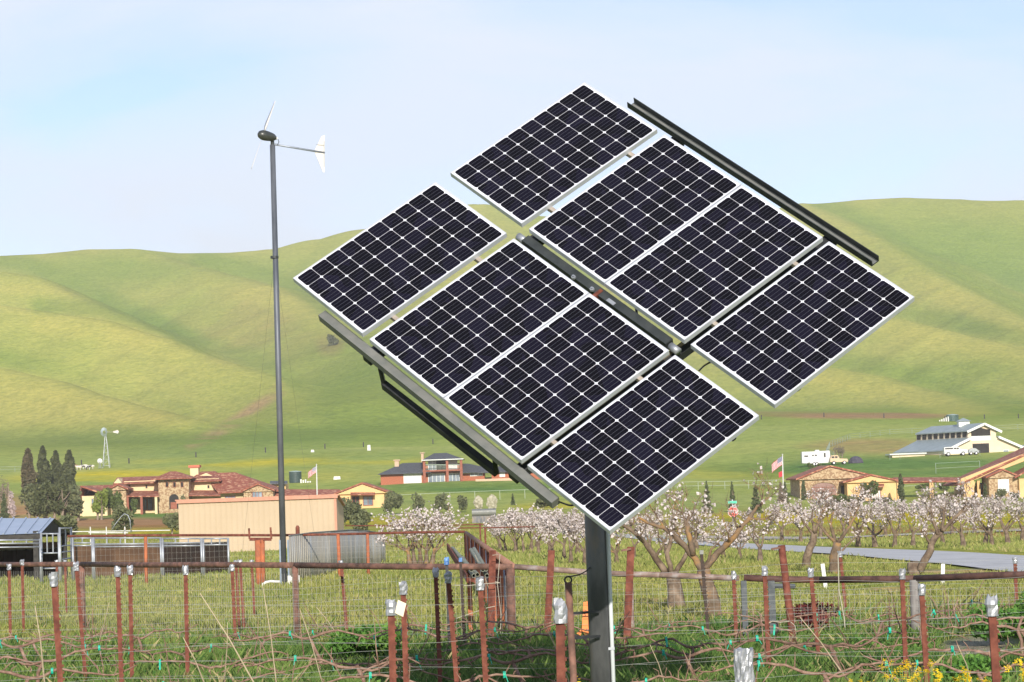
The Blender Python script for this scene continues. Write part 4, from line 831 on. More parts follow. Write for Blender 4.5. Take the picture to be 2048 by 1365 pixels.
# right-hand villa with the long sloping gable
r=Bld('golden_villa','golden stucco villa with sweeping gable buttress and stone wing at the right edge','house',1990,1000,400)
r.block('wall',M_STUCO,1936,2160,970,3,16,)
r.gable('roof',M_TILE,1916,2300,966,884,-.5,14,pxr=2108,wall=None)
mb=MB(); A=[r.q(*p,0) for p in ((1918,972),(2108,900),(2108,884),(1922,958))]; mb.prism(A,(0,.8,0)); mb.build('gable_band',M_STUCO,r.t,org=r.o)
mb=MB(); A=[r.q(*p,-.2) for p in ((1926,1010),(1943,1008),(1950,966),(1945,958),(1925,965),(1929,975))]; mb.prism(A,(0,1.2,0)); mb.build('buttress',M_STUCO,r.t,org=r.o)
r.block('dark_recess',M_DARKW,1951,1976,966,2.6,2.9); r.block('column',M_STUCO,1954,1960,962,1,1.8); r.window(1961,1968,970,982,2.5,frame=M_REDW)
r.block('stone_wall',M_STONE,1977,2036,955,-3,3); r.gable('stone_wing_roof',M_TILE,1972,2040,956,941,-3.6,3.2,wall=M_STONE)
r.window(1997,2017,961,982,-3,frame=M_WHT,glass=M_CURT,bars=1)
r.block('corner_wall',M_STUCO,2038,2090,957,-4,3); r.gable('corner_roof',M_TILE,2030,2150,955,925,-4.6,3)
# barn
M_BARN=mat('cream_barn_wall',(.62,.50,.36),(.68,.56,.41),scale=.6,rough=.85); M_BROOF=mat('teal_grey_metal_roof',(.27,.32,.32),(.34,.39,.39),scale=.5,rough=.5,metal=.2)
n=Bld('barn','cream raised centre barn with grey green metal roofs and a dark doorway','barn',1950,912,560)
def barn():
    s=n; z=lambda px,py:s.Z(px,py)
    P=[(1890,913),(1890,901),(1936,878),(1936,862),(1964,849),(1992,862),(1992,875),(2036,894),(2036,913)]
    front=[s.q(px,py) for px,py in P]; mb=MB(); dv=Vector((-8.2,20,0))
    fr=[Vector(p) for p in front]; fr[0].z-=1.5; fr[-1].z-=1.5; N_=len(fr)
    mb.add([*fr,*[p+dv for p in fr]],[tuple(range(N_))]+[(i,i+N_,(i+1)%N_+N_,(i+1)%N_) for i in range(N_)]); 
    mb.build('wall',M_BARN,s.t,org=s.o)
    def slab(name,i,j,m,over=.6,ext=0):
        a,b_=Vector(fr[i]),Vector(fr[j]); d=(b_-a).normalized(); a=a-d*over; off=Vector((.35,-.8,0)); u=Vector((0,0,.28))
        if ext: b_=b_+d*ext
        mb=MB(); mb.prism([a+off+Vector((0,0,.03)),b_+off+Vector((0,0,.03)),b_+off+u,a+off+u],dv*1.02); return mb.build(name,m,s.t,org=s.o)
    slab('lower_roof',1,2,M_BROOF); slab('upper_roof',3,4,M_BROOF); slab('upper_roof',5,4,M_BROOF); slab('lower_roof',7,6,M_BROOF)
    for i,j in ((1,2),(3,4),(5,4),(7,6)):
        a,b_=Vector(fr[i]),Vector(fr[j]); d=(b_-a).normalized(); off=Vector((.42,-.95,.05)); mb=MB(); mb.bar(a-d*.8+off,b_+off,.2,.5); mb.build('white_bargeboard',M_WHT,s.t,org=s.o)
    def op(px0,px1,py0,py1,m,nm,dy=-.06,par=None): 
        a,b_=s.q(px0,py0,dy),s.q(px1,py1,dy); mb=MB(); mb.box(a.x,s.Y+dy,b_.z,b_.x,s.Y+.1,a.z); return mb.build(nm,m,par or s.t,org=s.o)
    op(1945,1979,888,912,M_DARKW,'doorway'); op(1942,1981,860,874,M_DARKW,'loft_opening'); op(1942,1981,873,881,M_WHT,'loft_rail',-.12)
    mb=MB(); A=[s.q(*p,-.09) for p in ((1941,861),(1961,856),(1982,861))]; mb.prism(A,(0,.06,0)); mb.build('loft_gable',M_DARKW,s.t,org=s.o)
    f=op(2006,2018,900,907,M_WHT,'window'); op(2007,2017,901,906,M_GLASSW,'pane',-.1,f)
    # clerestory windows on the long left side
    for k in range(9):
        f=(k+.5)/9; a=fr[2]+dv*f+Vector((-.06,-.03,.35)); mb=MB(); mb.obox(a+Vector((0,0,.6)),(.05,0,0),dv*.035,(0,0,.55)); mb.build('side_window',M_DARKW,s.t,org=s.o)
    c=fr[4]+dv*.35; mb=MB(); mb.box(c.x-1.2,c.y-1.2,c.z-.3,c.x+1.2,c.y+1.2,c.z+.9); cu=mb.build('cupola',M_WHT,s.t,org=s.o)
    mb=MB(); mb.add([(c.x-1.6,c.y-1.6,c.z+.9),(c.x+1.6,c.y-1.6,c.z+.9),(c.x+1.6,c.y+1.6,c.z+.9),(c.x-1.6,c.y+1.6,c.z+.9),(c.x,c.y,c.z+1.7)],[(0,1,4),(1,2,4),(2,3,4),(3,0,4),(3,2,1,0)]); mb.build('cupola_roof',M_BROOF,cu,org=s.o)
    # low cream stable range running left
    a,b_=s.q(1785,923,3),s.q(1850,909,3); mb=MB(); mb.box(a.x,a.y,G(a.x,a.y)-1,b_.x,a.y+6,a.z+1.35); mb.build('stable_wall',M_BARN,s.t,org=s.o)
    mb=MB(); mb.box(a.x-.6,a.y-.5,a.z+1.36,b_.x+.3,a.y+6.5,a.z+1.65); mb.build('stable_roof',M_WHT,s.t,org=s.o)
barn()
q=Bld('side_shed','small cream shed with pale roof peeking past the barn','shed',2045,905,575); q.block('wall',M_BARN,2038,2075,901,0,6); q.gable('roof',M_BROOF,2035,2078,900,892,-.5,6)
# ---------------------------------------------------------------- vehicles on the far bank
M_WPAINT=mat('white_vehicle_paint',(.58,.58,.58),rough=.3,spec=.5); M_TYRE=mat('rubber_tyre',(.02,.02,.02),rough=.9); M_RIM=mat('wheel_rim',(.5,.5,.52),rough=.4,metal=.6); M_VGL=mat('vehicle_glass',(.02,.025,.03),rough=.1,spec=.6); M_TPAINT=mat('tan_vehicle_paint',(.58,.42,.26),rough=.5)
def wheel(x,y,z,r,t,o):
    mb=MB(); mb.tube([(x,y-.1,z),(x,y+.12,z)],r,16); wv=mb.build('wheel',M_TYRE,t,org=o); mb=MB(); mb.tube([(x,y-.115,z),(x,y-.1,z)],r*.55,12); mb.build('rim',M_RIM,wv,org=o)
def vehicle(name,label,cat,px0,px1,Y,prof,wins,wheels,m,depth=1.9,extra=None):
    a,b_=gpt(px0,Y),gpt(px1,Y); L_=b_.x-a.x; z0=G((a.x+b_.x)/2,Y)+.1; o=(a.x,Y,z0); t=thing(name,label,cat,o)
    H=L_
    mb=MB(); mb.prism([(a.x+L_*x,Y,z0+z) for x,z in prof],(0,depth,0)); mb.build('body',m,t,org=o)
    for x0,x1,zz0,zz1 in wins:
        mb=MB(); mb.box(a.x+L_*x0,Y-.02,z0+zz0,a.x+L_*x1,Y-.003,z0+zz1); mb.build('window',M_VGL,t,org=o)
    for x,r in wheels:
        for y in (Y-.02,Y+depth-.1): wheel(a.x+L_*x,y,z0+r-.05,r,t,o)
    for x in (.0,.985):
        mb=MB(); mb.box(a.x+L_*x,Y+.2,z0+.75,a.x+L_*(x+.015),Y+.45,z0+.95); mb.build('lamp',mat('lamp_lens',(.6,.5,.4),rough=.2),t,org=o)
    return t
vehicle('pickup_truck','white crew cab pickup truck with canopy parked in front of the barn','truck',1889,1936,552,[(0,.45),(0,1.75),(.03,1.9),(.62,1.9),(.70,1.35),(.97,1.25),(1,1.1),(1,.5),(.88,.42),(.12,.42)],[(.04,.38,1.4,1.7),(.42,.52,1.38,1.7),(.54,.62,1.36,1.7)],[(.17,.42),(.80,.42)],M_WPAINT)
vehicle('travel_trailer','long white travel trailer parked on the slope above the garage','trailer',1605,1661,538,[(0,.6),(0,3.0),(.48,3.0),(.48,3.3),(.62,3.3),(.62,3.05),(.99,3.05),(1,2.2),(1,.75),(.9,.5),(.3,.5)],[(.08,.22,1.9,2.2),(.36,.42,2.0,2.3),(.46,.53,2.0,2.3),(.78,.84,1.7,2.6)],[(.42,.38),(.52,.38)],M_WPAINT,2.4)
vehicle('flatbed_truck','low tan pickup truck beside the right end of the travel trailer','truck',1661,1696,536,[(0,.5),(0,1.2),(.08,1.9),(.45,1.9),(.52,1.2),(.97,1.1),(1,.9),(1,.45)],[(.08,.24,1.3,1.7),(.28,.42,1.3,1.7)],[(.2,.38),(.8,.38)],M_TPAINT)
vehicle('farm_machine','grey machine standing right of the white pickup at the barn door','machine',1937,1958,552,[(0,.4),(.1,1.1),(.4,1.4),(.75,1.3),(1,.8),(1,.4)],[],[(.25,.35),(.75,.35)],mat('grey_machine_paint',(.30,.32,.33),(.4,.42,.42),scale=2,rough=.6),1.4)
vehicle('dark_tent','low dark dome tarp tent to the right of the tan truck','tent',1699,1726,540,[(0,0),(.15,.5),(.4,1.2),(.6,1.5),(.85,1.2),(1,.0)],[],[],mat('dark_tarp',(.05,.05,.07),(.10,.09,.11),scale=2,rough=.9),2.5) if False else None
o=gpt(1712,540); mb=MB(); 
for k in range(9):
    pass
V=[];nn=14
for j in range(7):
    for i in range(nn): th=2*math.pi*i/nn; ph=j/6*math.pi/2; V.append((o.x+1.5*math.cos(ph)*math.cos(th)*(1.1 if i%2 else .95),o.y+1.5*math.cos(ph)*math.sin(th),o.z+1.5*math.sin(ph)))
mb.add(V,[(j*nn+i,j*nn+(i+1)%nn,(j+1)*nn+(i+1)%nn,(j+1)*nn+i) for j in range(6) for i in range(nn)]); tag(mb.build('tarp_tent',mat('dark_tarp',(.04,.04,.06),(.09,.08,.10),scale=2,rough=.9)),'dark domed tarp tent on the slope right of the tan truck','tent')
# blue and pale things seen past the beam end
for i,(px0,px1,lab) in enumerate(((1018,1034,'small blue tarp roof left of the beam end'),(1060,1092,'wide blue tarp roof behind the beam end'))):
    q=gpt(px0,420); a,b_=at(px0,1008,420),at(px1,1002,420); t=thing('blue_tarp_cover',lab,'cover',q); mb=MB(); mb.prism([(a.x,420,a.z-.1),(b_.x,420,a.z-.1),(b_.x-.4,421,b_.z),(a.x+.4,421,b_.z)],(0,2.4,0)); mb.build('tarp',mat('blue_tarp',(.05,.10,.28),(.08,.14,.36),scale=2,rough=.6),t,org=q)
    mb=MB(); 
    for x in (a.x+.2,b_.x-.2): mb.box(x-.05,420.05,G(x,420)-.3,x+.05,420.15,a.z)
    mb.build('poles',M_GALV,t,org=q)
for i,(px,w_,h_) in enumerate(((957,2.2,1.7),(984,2.6,2.0))):
    q=gpt(px,330); q2=at(px,1006,330); V=[]; nn=16
    for j in range(9):
        for k in range(nn):
            th=2*math.pi*k/nn; ph=(j/8)*math.pi; rr=math.sin(ph)*(.42+.16*math.sin(k*2.7+j*1.9+i)*math.cos(k*1.3-j*2.2)); V.append((q2.x+w_*.62*rr*math.cos(th),330+.8*rr*math.sin(th),q2.z+h_*.5*math.cos(ph)*(1+.12*math.sin(3*th+i))))
    mb=MB(); mb.add(V,[(j*nn+k,j*nn+(k+1)%nn,(j+1)*nn+(k+1)%nn,(j+1)*nn+k) for j in range(8) for k in range(nn)]); bo=mb.build('boulder',mat('chalk_white_rock',(.20,.19,.12),(.42,.39,.30),scale=3,rough=.9,bump=.05),smooth=False)
    tag(bo,['pale rock, left one of the pair above the blossom orchard','pale rock, right one of the pair above the blossom orchard'][i],'rock','pale rocks above the orchard')
q=gpt(970,300); a,b_=at(944,1031,300),at(992,1020,300); t=thing('grey_stock_tank','long low grey tank under the two pale rocks','tank',q)
mb=MB(); mb.tube([(a.x,300,(a.z+b_.z)/2),(b_.x,300,(a.z+b_.z)/2)],.45,14); mb.build('tank',M_GYSTEEL,t,org=q); mb=MB(); mb.box(a.x,299.7,G(a.x,300)-.2,b_.x,300.3,(a.z+b_.z)/2-.4); mb.build('plinth',M_POLE,t,org=q)
# water tanks, windmill, dish
def tank(px,Y,r,h,m,label):
    q=gpt(px,Y); t=thing('water_tank',label,'water tank',q); mb=MB(); mb.lathe([(0,0),(r,0),(r,h)],28); mb.build('shell',m,t)
    mb=MB(); mb.lathe([(r+.08,h),(r+.08,h+.08),(r*.3,h+r*.16),(0,h+r*.18)],28); mb.build('lid',mat('tank_lid',(.30,.38,.36),rough=.6),t)
    mb=MB(); 
    for k in range(3): mb.lathe([(r+.01,h*(k+1)/4),(r+.05,h*(k+1)/4+.03),(r+.01,h*(k+1)/4+.06)],28)
    mb.build('hoops',m,t); return t
mt_=mat('dark_green_tank',(.03,.055,.05),(.045,.07,.065),scale=1,rough=.5)
tank(591,556,1.35,2.4,mt_,'dark round water tank on the slope behind the turbine pole'); tank(1905,828,2.0,2.0,mat('teal_tank',(.04,.085,.075),(.06,.105,.09),scale=1,rough=.5),'dark green water tank on the bare strip above the barn')
q=gpt(610,553); mb=MB(); 
for k in range(5): mb.box(q.x-1+k*.5,q.y-.2,q.z-.1,q.x-.7+k*.5,q.y+.2,q.z+random.uniform(.3,1.1))
tag(mb.build('pump_equipment',M_PVC),'small pale pump boxes right of the dark tank behind the pole','pump')
q=gpt(1888,826); mb=MB(); 
for k in range(5): mb.box(q.x-1.6+k*.7,q.y-.2,q.z-.1,q.x-1.2+k*.7,q.y+.3,q.z+.5+.25*k)
tag(mb.build('pump_equipment',M_PVC),'small pale pump boxes left of the tank above the barn','pump')
q=gpt(213,700); H=9.2; t=thing('farm_windmill','tall lattice farm windmill with round bladed wheel beyond the villa','windmill',q)
mb=MB(); 
for sx in (-1,1):
    for sy in (-1,1): mb.bar((sx*.95,sy*.95,-.3),(sx*.12,sy*.12,H),.10,.10)
for k in range(5):
    z=H*k/5.2+.6; w_=.95*(1-z/H)+.12*z/H
    for a,b_ in (((-w_,-w_,z),(w_,-w_,z)),((-w_,w_,z),(w_,w_,z)),((-w_,-w_,z),(-w_,w_,z)),((w_,-w_,z),(w_,w_,z)),((-w_,-w_,z),(w_*.85,-w_*.85,z+1.6))): mb.bar(a,b_,.05,.05)
mb.build('tower',M_GALV,t)
mb=MB(); c=Vector((-.3,-.6,H+.6)); axw=Vector((-.55,-.83,0)).normalized(); e1=Vector((0,0,1)); e2=axw.cross(e1)
for k in range(18):
    a0=2*math.pi*k/18; d=e1*math.cos(a0)+e2*math.sin(a0); s_2=(e1*math.cos(a0+1.57)+e2*math.sin(a0+1.57)); mb.poly([c+d*.45-s_2*.06,c+d*.45+s_2*.06+axw*.05,c+d*1.25+s_2*.16+axw*.16,c+d*1.25-s_2*.16])
mb.tube([c+(e1*math.cos(x)+e2*math.sin(x))*1.0 for x in np.linspace(0,2*math.pi,25)],.02,4); mb.build('wheel',mat('mill_blades',(.34,.40,.43),rough=.5,metal=.3),t)
mb=MB(); mb.bar(c-axw*.2,c-axw*2.2+Vector((1.2,0,0)),.06,.06); k=c-axw*2.0+Vector((1.1,0,0)); mb.prism([k+Vector((0,0,.15)),k+Vector((1.3,0,.5)),k+Vector((1.6,0,0)),k+Vector((1.3,0,-.5)),k+Vector((0,0,-.15))],(0,.05,0)); mb.build('tail',mat('pale_tail',(.55,.50,.48),rough=.6),t)
q=gpt(200,696); t=thing('satellite_dish','white round dish on a small stand left of the windmill','dish',q); mb=MB()
V=[];nn=18; cz=q.z+2.1-q.z
for j in range(5):
    for i in range(nn): rr=.7*j/4; th=2*math.pi*i/nn; V.append((rr*math.cos(th),.25-.25*(rr/.7)**2*-1-.5,2.1+rr*math.sin(th)))
mb.add(V,[(j*nn+i,j*nn+(i+1)%nn,(j+1)*nn+(i+1)%nn,(j+1)*nn+i) for j in range(4) for i in range(nn)]); mb.build('reflector',M_WPAINT,t); mb=MB()
for a,b_ in (((-.4,0,-.2),(0,-.2,2.1)),((.4,0,-.2),(0,-.2,2.1)),((0,.5,-.2),(0,-.2,2.1)),((-.35,0,.4),(.35,0,.4))): mb.bar(a,b_,.08,.08)
mb.build('stand',M_GALV,t)
# ---------------------------------------------------------------- flagpoles
def flag(px,pyb,pyt,Y,label,fw,fh,second):
    q=gpt(px,Y); top=at(px-2,pyt,Y); t=thing('flagpole',label,'flagpole',q); mb=MB(); mb.tube([(q.x,Y,q.z-.2),(top.x,Y,top.z)],[.12,.07],10); mb.build('pole',M_PVC,t,org=q,smooth=True)
    mb=MB(); mb.lathe([(0,-.1),(.14,0),(0,.14)],10,c=(top.x,Y,top.z+.1)); mb.build('finial',M_PVC,t,org=q)
    ms=[mat('flag_red',(.45,.04,.05),rough=.8),mat('flag_white',(.62,.60,.60),rough=.8),mat('flag_blue',(.03,.04,.14),rough=.8)]
    fl=MB(); nx=14; x0=top.x-.09; z0=top.z-.15; g_=lambda i,j:(x0-fw*.86*i/nx+ .03*math.sin(i),Y+.22*math.sin(i*.8)*i/nx,z0-fh*j/13-fw*.62*(i/nx)**1.2)
    for i in range(nx):
        for j in range(13):
            mi=2 if (i<6 and j<7) else (0 if j%2==0 else 1); fl.add([g_(i,j),g_(i+1,j),g_(i+1,j+1),g_(i,j+1)],[(0,1,2,3)],mi)
    f=fl.build('flag',ms,t,org=q)
    st=MB()
    for a in range(5):
        for b2 in range(4):
            p=Vector(g_(1+a,.8+b2*1.6)); p.y-=.03; st.obox(p,(.04,0,0),(0,.005,0),(0,0,.035))
    st.build('stars',ms[1],f,org=q)
    if second:
        mb=MB(); z1=z0-fh-fw*.45; mb.prism([(x0,Y,z1),(x0-fw*.32,Y+.05,z1-.3),(x0-fw*.30,Y,z1-1.1),(x0,Y+.02,z1-.85)],(0,.02,0)); mb.build('lower_flag',ms[0],t,org=q)
flag(635,1000,931,400,'white flagpole with a drooping striped flag behind the tan shed',1.5,1.0,False)
flag(1567,1010,911,400,'white flagpole with striped flag over a small red flag near the garage',2.0,1.35,True)
# ---------------------------------------------------------------- stop sign with street name blade
q=gpt(1468,176); t=thing('stop_sign','red octagonal STOP sign with a green street name blade above it','sign',q); c=at(1466,1024,175.9); r=.39
mb=MB(); mb.box(q.x-.04,175.95,q.z-.2,q.x+.04,176.03,at(1466,1003,176).z+.12); mb.build('post',M_GALV,t,org=q)
oc=lambda rr,y:[(c.x+rr*math.cos(math.radians(22.5+45*k)),y,c.z+rr*math.sin(math.radians(22.5+45*k))) for k in range(8)]
mb=MB(); mb.prism(oc(r,175.90),(0,.02,0)); mb.build('border',M_WPAINT,t,org=q); mb=MB(); mb.prism(oc(r*.93,175.885),(0,.014,0)); mb.build('face',mat('sign_red',(.70,.09,.07),rough=.5),t,org=q)
tx=bpy.data.curves.new('stop_text','FONT'); tx.body='STOP'; tx.size=.31; tx.align_x='CENTER'; tx.align_y='CENTER'; tx.extrude=.004; tx.offset=.006; to=bpy.data.objects.new('lettering',tx); COL.objects.link(to)
dg=bpy.context.evaluated_depsgraph_get(); me=bpy.data.meshes.new_from_object(to.evaluated_get(dg)); bpy.data.objects.remove(to); lt=bpy.data.objects.new('lettering',me); COL.objects.link(lt); me.materials.append(M_WPAINT); lt.parent=t
lt.location=(c.x-q.x,175.875-q.y,c.z-q.z); lt.rotation_euler=(math.pi/2,0,0)
c2=at(1465,1005,175.9); mb=MB(); mb.box(c2.x-.30,175.93,c2.z-.08,c2.x+.30,175.945,c2.z+.08); mb.build('name_blade',mat('sign_green',(.05,.42,.28),rough=.5),t,org=q); mb=MB(); mb.box(c2.x-.31,175.946,c2.z-.09,c2.x+.31,175.95,c2.z+.09); mb.build('blade_edge',M_WPAINT,t,org=q)
# ---------------------------------------------------------------- pale pasture fences and dark fence posts
M_PALEF=mat('pale_rail',(.30,.34,.27),rough=.8); M_GRF=mat('grey_green_rail',(.22,.27,.22),rough=.8)
def pasture(pts,Yf,label,m,rails=(1.,.5),h=1.3,gap=4,r=.06,group='pale pasture fences'):
    P=[gpt(px,Y) for (px,_),Y in zip(pts,Yf)]; o=P[0]; t=thing('pasture_fence',label,'fence',o,group); Q=[]
    for a,b_ in zip(P[:-1],P[1:]):
        n_=max(1,int((b_-a).length/gap)); Q+=[a.lerp(b_,k/n_) for k in range(n_)]
    Q.append(P[-1]); Q=[Vector((p.x,p.y,G(p.x,p.y))) for p in Q]; mb=MB()
    for hh in rails:
        for a,b_ in zip(Q[:-1],Q[1:]): mb.bar(a+Vector((0,0,h*hh)),b_+Vector((0,0,h*hh)),r,r)
    mb.build('rails',m,t,org=o); 
    for p in Q[:100]: mb=MB(); mb.box(p.x-r*.7,p.y-r*.7,p.z-.3,p.x+r*.7,p.y+r*.7,p.z+h+.05); mb.build('post',m,t,org=o)
pasture([(784,0),(900,0),(1000,0),(1150,0)],[432]*4,'long pale rail fence below the brick house lawn',M_PALEF,rails=(1.,),h=1.5)
pasture([(1290,0),(1450,0),(1592,0)],[448]*3,'pale rail fence behind the orchard left of the stone garage',M_PALEF,h=1.4)
pasture([(1790,0),(1872,0)],[430]*2,'pale rails seen through the breezeway right of the stone garage',M_PALEF,h=1.4)
pasture([(1872,0),(1960,0)],[480,482],'two grey green rails above the breezeway roof',M_GRF,h=1.9,gap=5)
pasture([(1668,0),(1653,0),(1660,0),(1700,0),(1780,0),(1868,0)],[575,600,640,680,700,705],'grey curving paddock fence on the slope left of the barn',M_GRF,rails=(1.,.6,.3),h=1.5,gap=5)
pasture([(1992,0),(2080,0)],[700,700],'grey paddock fence on the slope right of the barn',M_GRF,rails=(1.,.6,.3),h=1.5,gap=5)
pasture([(1780,0),(1800,0),(1880,0),(1960,0)],[549,549,547,547],'thin grey yard fence in front of the barn and truck',M_GRF,rails=(1.,),h=1.1,r=.05,gap=5)
pasture([(-40,0),(30,0),(45,0)],[690,690,690],'grey rails at the far left edge behind the poplars',M_GRF,h=1.5,gap=5)
M_DPOST=mat('dark_wood_post',(.03,.03,.028),(.06,.055,.05),scale=4,rough=.9)
dp=[(258,720),(392,735),(531,745),(650,755),(727,760),(866,775),(1523,850),(1648,850),(1768,850),(1969,850),(2037,840),(163,722),(1890,834)]
for i,(px,Y) in enumerate(sorted(dp)):
    q=gpt(px,Y); mb=MB(); mb.box(-.16,-.16,-.3,.16,.16,1.45); mb.box(-.13,-.13,1.45,.13,.13,1.52); o=mb.build('fence_post',M_DPOST); o.location=q
    tag(o,f'dark wooden post on the open hillside, {ORD[i]} from the left','post','dark posts spaced along the hillside fence line')
# ---------------------------------------------------------------- cattle beyond the poplars
M_COW=[mat('cow_black_white',(.02,.02,.02),(.65,.62,.58),scale=1.6,rough=.9,pos=(.48,.52)),mat('cow_brown',(.12,.05,.03),(.35,.20,.12),scale=2,rough=.9),mat('cow_cream',(.55,.50,.42),(.65,.6,.52),scale=2,rough=.9)]
def cow(px,Y,fl,m,label,graze):
    q=gpt(px,Y); mb=MB(); s=1.
    # one continuous body grown as a skin surface
    J=[(0,0,.98,.30),(.45,0,1.0,.33),(.9,0,1.02,.31),(1.25,0,1.1 if not graze else .85,.17),(1.5,0,1.28 if not graze else .45,.13),(1.75,0,1.2 if not graze else .22,.10)]
    legs=[(0.02,-.2),(0.02,.2),(.92,-.2),(.92,.2)]
    V=[(x-.45,y,z) for x,y,z,_ in J]; R=[r for *_,r in J]; E=[(i,i+1) for i in range(5)]
    for k,(x,y) in enumerate(legs):
        b0=0 if k<2 else 2; i=len(V); V+=[(x-.45,y,.62),(x-.45+(.08 if k<2 else -.02),y,.32),(x-.45+.0,y,.02)]; R+=[.13,.07,.06]; E+=[(b0,i),(i,i+1),(i+1,i+2)]
    i=len(V); V+=[(-.76,0,1.05),(-.82,0,.55)]; R+=[.05,.04]; E+=[(0,i),(i,i+1)]
    me=bpy.data.meshes.new('cow'); me.from_pydata([(fl*x,y,z) for x,y,z in V],E,[]); o=bpy.data.objects.new('cow',me); COL.objects.link(o); o.modifiers.new('s','SKIN'); 
    for k,sv in enumerate(me.skin_vertices[0].data): sv.radius=(R[k],R[k])
    me.skin_vertices[0].data[0].use_root=True; ss=o.modifiers.new('u','SUBSURF'); ss.levels=ss.render_levels=1; me.materials.append(m); o.location=q; tag(o,label,'cow','cattle on the slope behind the poplars')
for i,(px,m,gz) in enumerate(((126,0,1),(133,2,1),(152,1,1),(158,2,0),(164,0,1),(170,2,1),(176,0,0),(183,2,1))):
    cow(px,690+(i%3)*4,-1 if i%2 else 1,M_COW[m],f"{['black and white','brown','cream'][m]} {'grazing' if gz else 'standing'} cow beyond the poplars, {ORD[i]} from the left",gz)
for px,Y,lab in ((625,735,'small white feed tub on the green slope above the striped flag'),(738,735,'small upright white box on the slope left of the brick house'),(674,560,'small white trough in the field left of the brick house')):
    q=gpt(px,Y); mb=MB(); w_=.5 if px!=674 else .8; h_=1.6 if px==738 else .7; mb.prism([(q.x-w_,q.y,q.z-.1),(q.x+w_,q.y,q.z-.1),(q.x+w_*.85,q.y,q.z+h_),(q.x-w_*.85,q.y,q.z+h_)],(0,.8,0)); tag(mb.build('feed_box',M_PVC),lab,'box')
# ---------------------------------------------------------------- leafy trees and shrubs round the houses
M_BARK=mat('grey_brown_bark',(.16,.12,.09),(.30,.24,.18),scale=6,rough=.95,bump=.02)
def leafmat(name,c1,c2,tr=.25): return mat(name,c1,c2,scale=1.3,rough=.7,trans=tr,spec=.2)
ML={'dark':leafmat('dark_olive_leaves',(.06,.075,.03),(.13,.14,.06)),'mid':leafmat('mid_green_leaves',(.07,.10,.03),(.15,.19,.06)),'lime':leafmat('lime_green_leaves',(.14,.19,.03),(.25,.30,.07)),
    'rusty':leafmat('rusty_poplar_leaves',(.08,.08,.035),(.16,.12,.07)),'pine':leafmat('conifer_needles',(.07,.095,.04),(.13,.15,.07)),'twig':leafmat('bare_twigs',(.16,.13,.10),(.26,.22,.16)),'olive':leafmat('olive_green_leaves',(.10,.12,.06),(.20,.21,.10)),'red':leafmat('dark_red_leaves',(.10,.02,.02),(.20,.05,.04))}
def leaves(pts,size,rs,elong=1.6):
    pts=np.asarray(pts); n=len(pts); a=rs.normal(size=(n,3)); a/=np.linalg.norm(a,axis=1)[:,None]; b=rs.normal(size=(n,3)); b-=a*(a*b).sum(1)[:,None]; b/=np.linalg.norm(b,axis=1)[:,None]
    s=size*rs.uniform(.6,1.4,(n,1)); a=a*s*elong*.5; b=b*s*.5
    V=np.stack([pts-a,pts+b*.9,pts+a,pts-b*.9],1).reshape(-1,3); return V,np.arange(4*n).reshape(n,4)
def crown_pts(kind,w,h,n,rs):
    P=[]
    if kind=='column':
        k=n; z=rs.uniform(.04,1,k); r=np.interp(z,[0,.12,.45,.8,1],[.55,.95,1,.6,.06])*w/2; th=rs.uniform(0,2*math.pi,k); kx=rs.uniform(0,50); lump=.55+.75*vnoise(z*7+kx,np.round(np.cos(th))*3.1+kx,1.,int(kx)); q=np.sqrt(rs.uniform(.15,1,k)); return np.stack([r*q*lump*np.cos(th),r*q*lump*np.sin(th),z*h],1)
    if kind=='cone':
        k=n; z=1-np.sqrt(rs.uniform(0,1,k)); z=np.clip(z*1.02,.03,1); r=(1-z)**.85*w/2*(.8+.25*np.sin(z*40)); th=rs.uniform(0,2*math.pi,k); q=np.sqrt(rs.uniform(.1,1,k)); return np.stack([r*q*np.cos(th),r*q*np.sin(th),z*h],1)
    m=rs.integers(9,14); c=[]
    for i in range(m):
        th=rs.uniform(0,2*math.pi); r=rs.uniform(.1,.36)*w; z=h*rs.uniform(.36 if kind=='round' else .25,.82); c.append((r*math.cos(th),r*math.sin(th),z,rs.uniform(.17,.28)*w))
    c=np.array(c); i=rs.integers(0,m,n); d=rs.normal(size=(n,3)); d/=np.linalg.norm(d,axis=1)[:,None]; q=rs.uniform(.35,1,n)**.6
    p=c[i,:3]+d*(c[i,3]*q)[:,None]*np.array([1,1,.85*h/w*1.1]); p[:,2]=np.clip(p[:,2],.03*h,h)
    return p
def tree(name,label,cat,px,Y,h,w,kind,lm,n=1500,ls=.3,group=None,trunk=True,seed=0,trunks=1,lift=0):
    rs=np.random.default_rng(seed+int(px)); q=gpt(px,Y); t=thing(name,label,cat,q,group)
    P=crown_pts(kind,w,h,n,rs); P[:,2]+=lift
    if trunk:
        for k in range(trunks):
            x=(k-(trunks-1)/2)*w*.22; mb=MB(); r=.035*h+.03; mb.tube([(x,0,-.2),(x*1.1+.03*w,0,h*.25),(x*1.3-.02*w,.02*w,h*.5),(x*1.2,0,h*.8)],[r,r*.8,r*.55,r*.2],8)
            for j in range(6):
                a=rs.uniform(0,6.28); z=h*rs.uniform(.25,.55); L_=w*rs.uniform(.2,.36); mb.tube([(x*1.1,0,z),(x+L_*.6*math.cos(a),L_*.6*math.sin(a),z+h*.1),(x+L_*math.cos(a),L_*math.sin(a),z+h*.24)],[r*.45,r*.3,r*.1],5)
            mb.build('trunk',M_BARK,t)
    V,Fc=leaves(P,ls,rs); npmesh('crown',V,Fc,lm,parent=t)
    return t
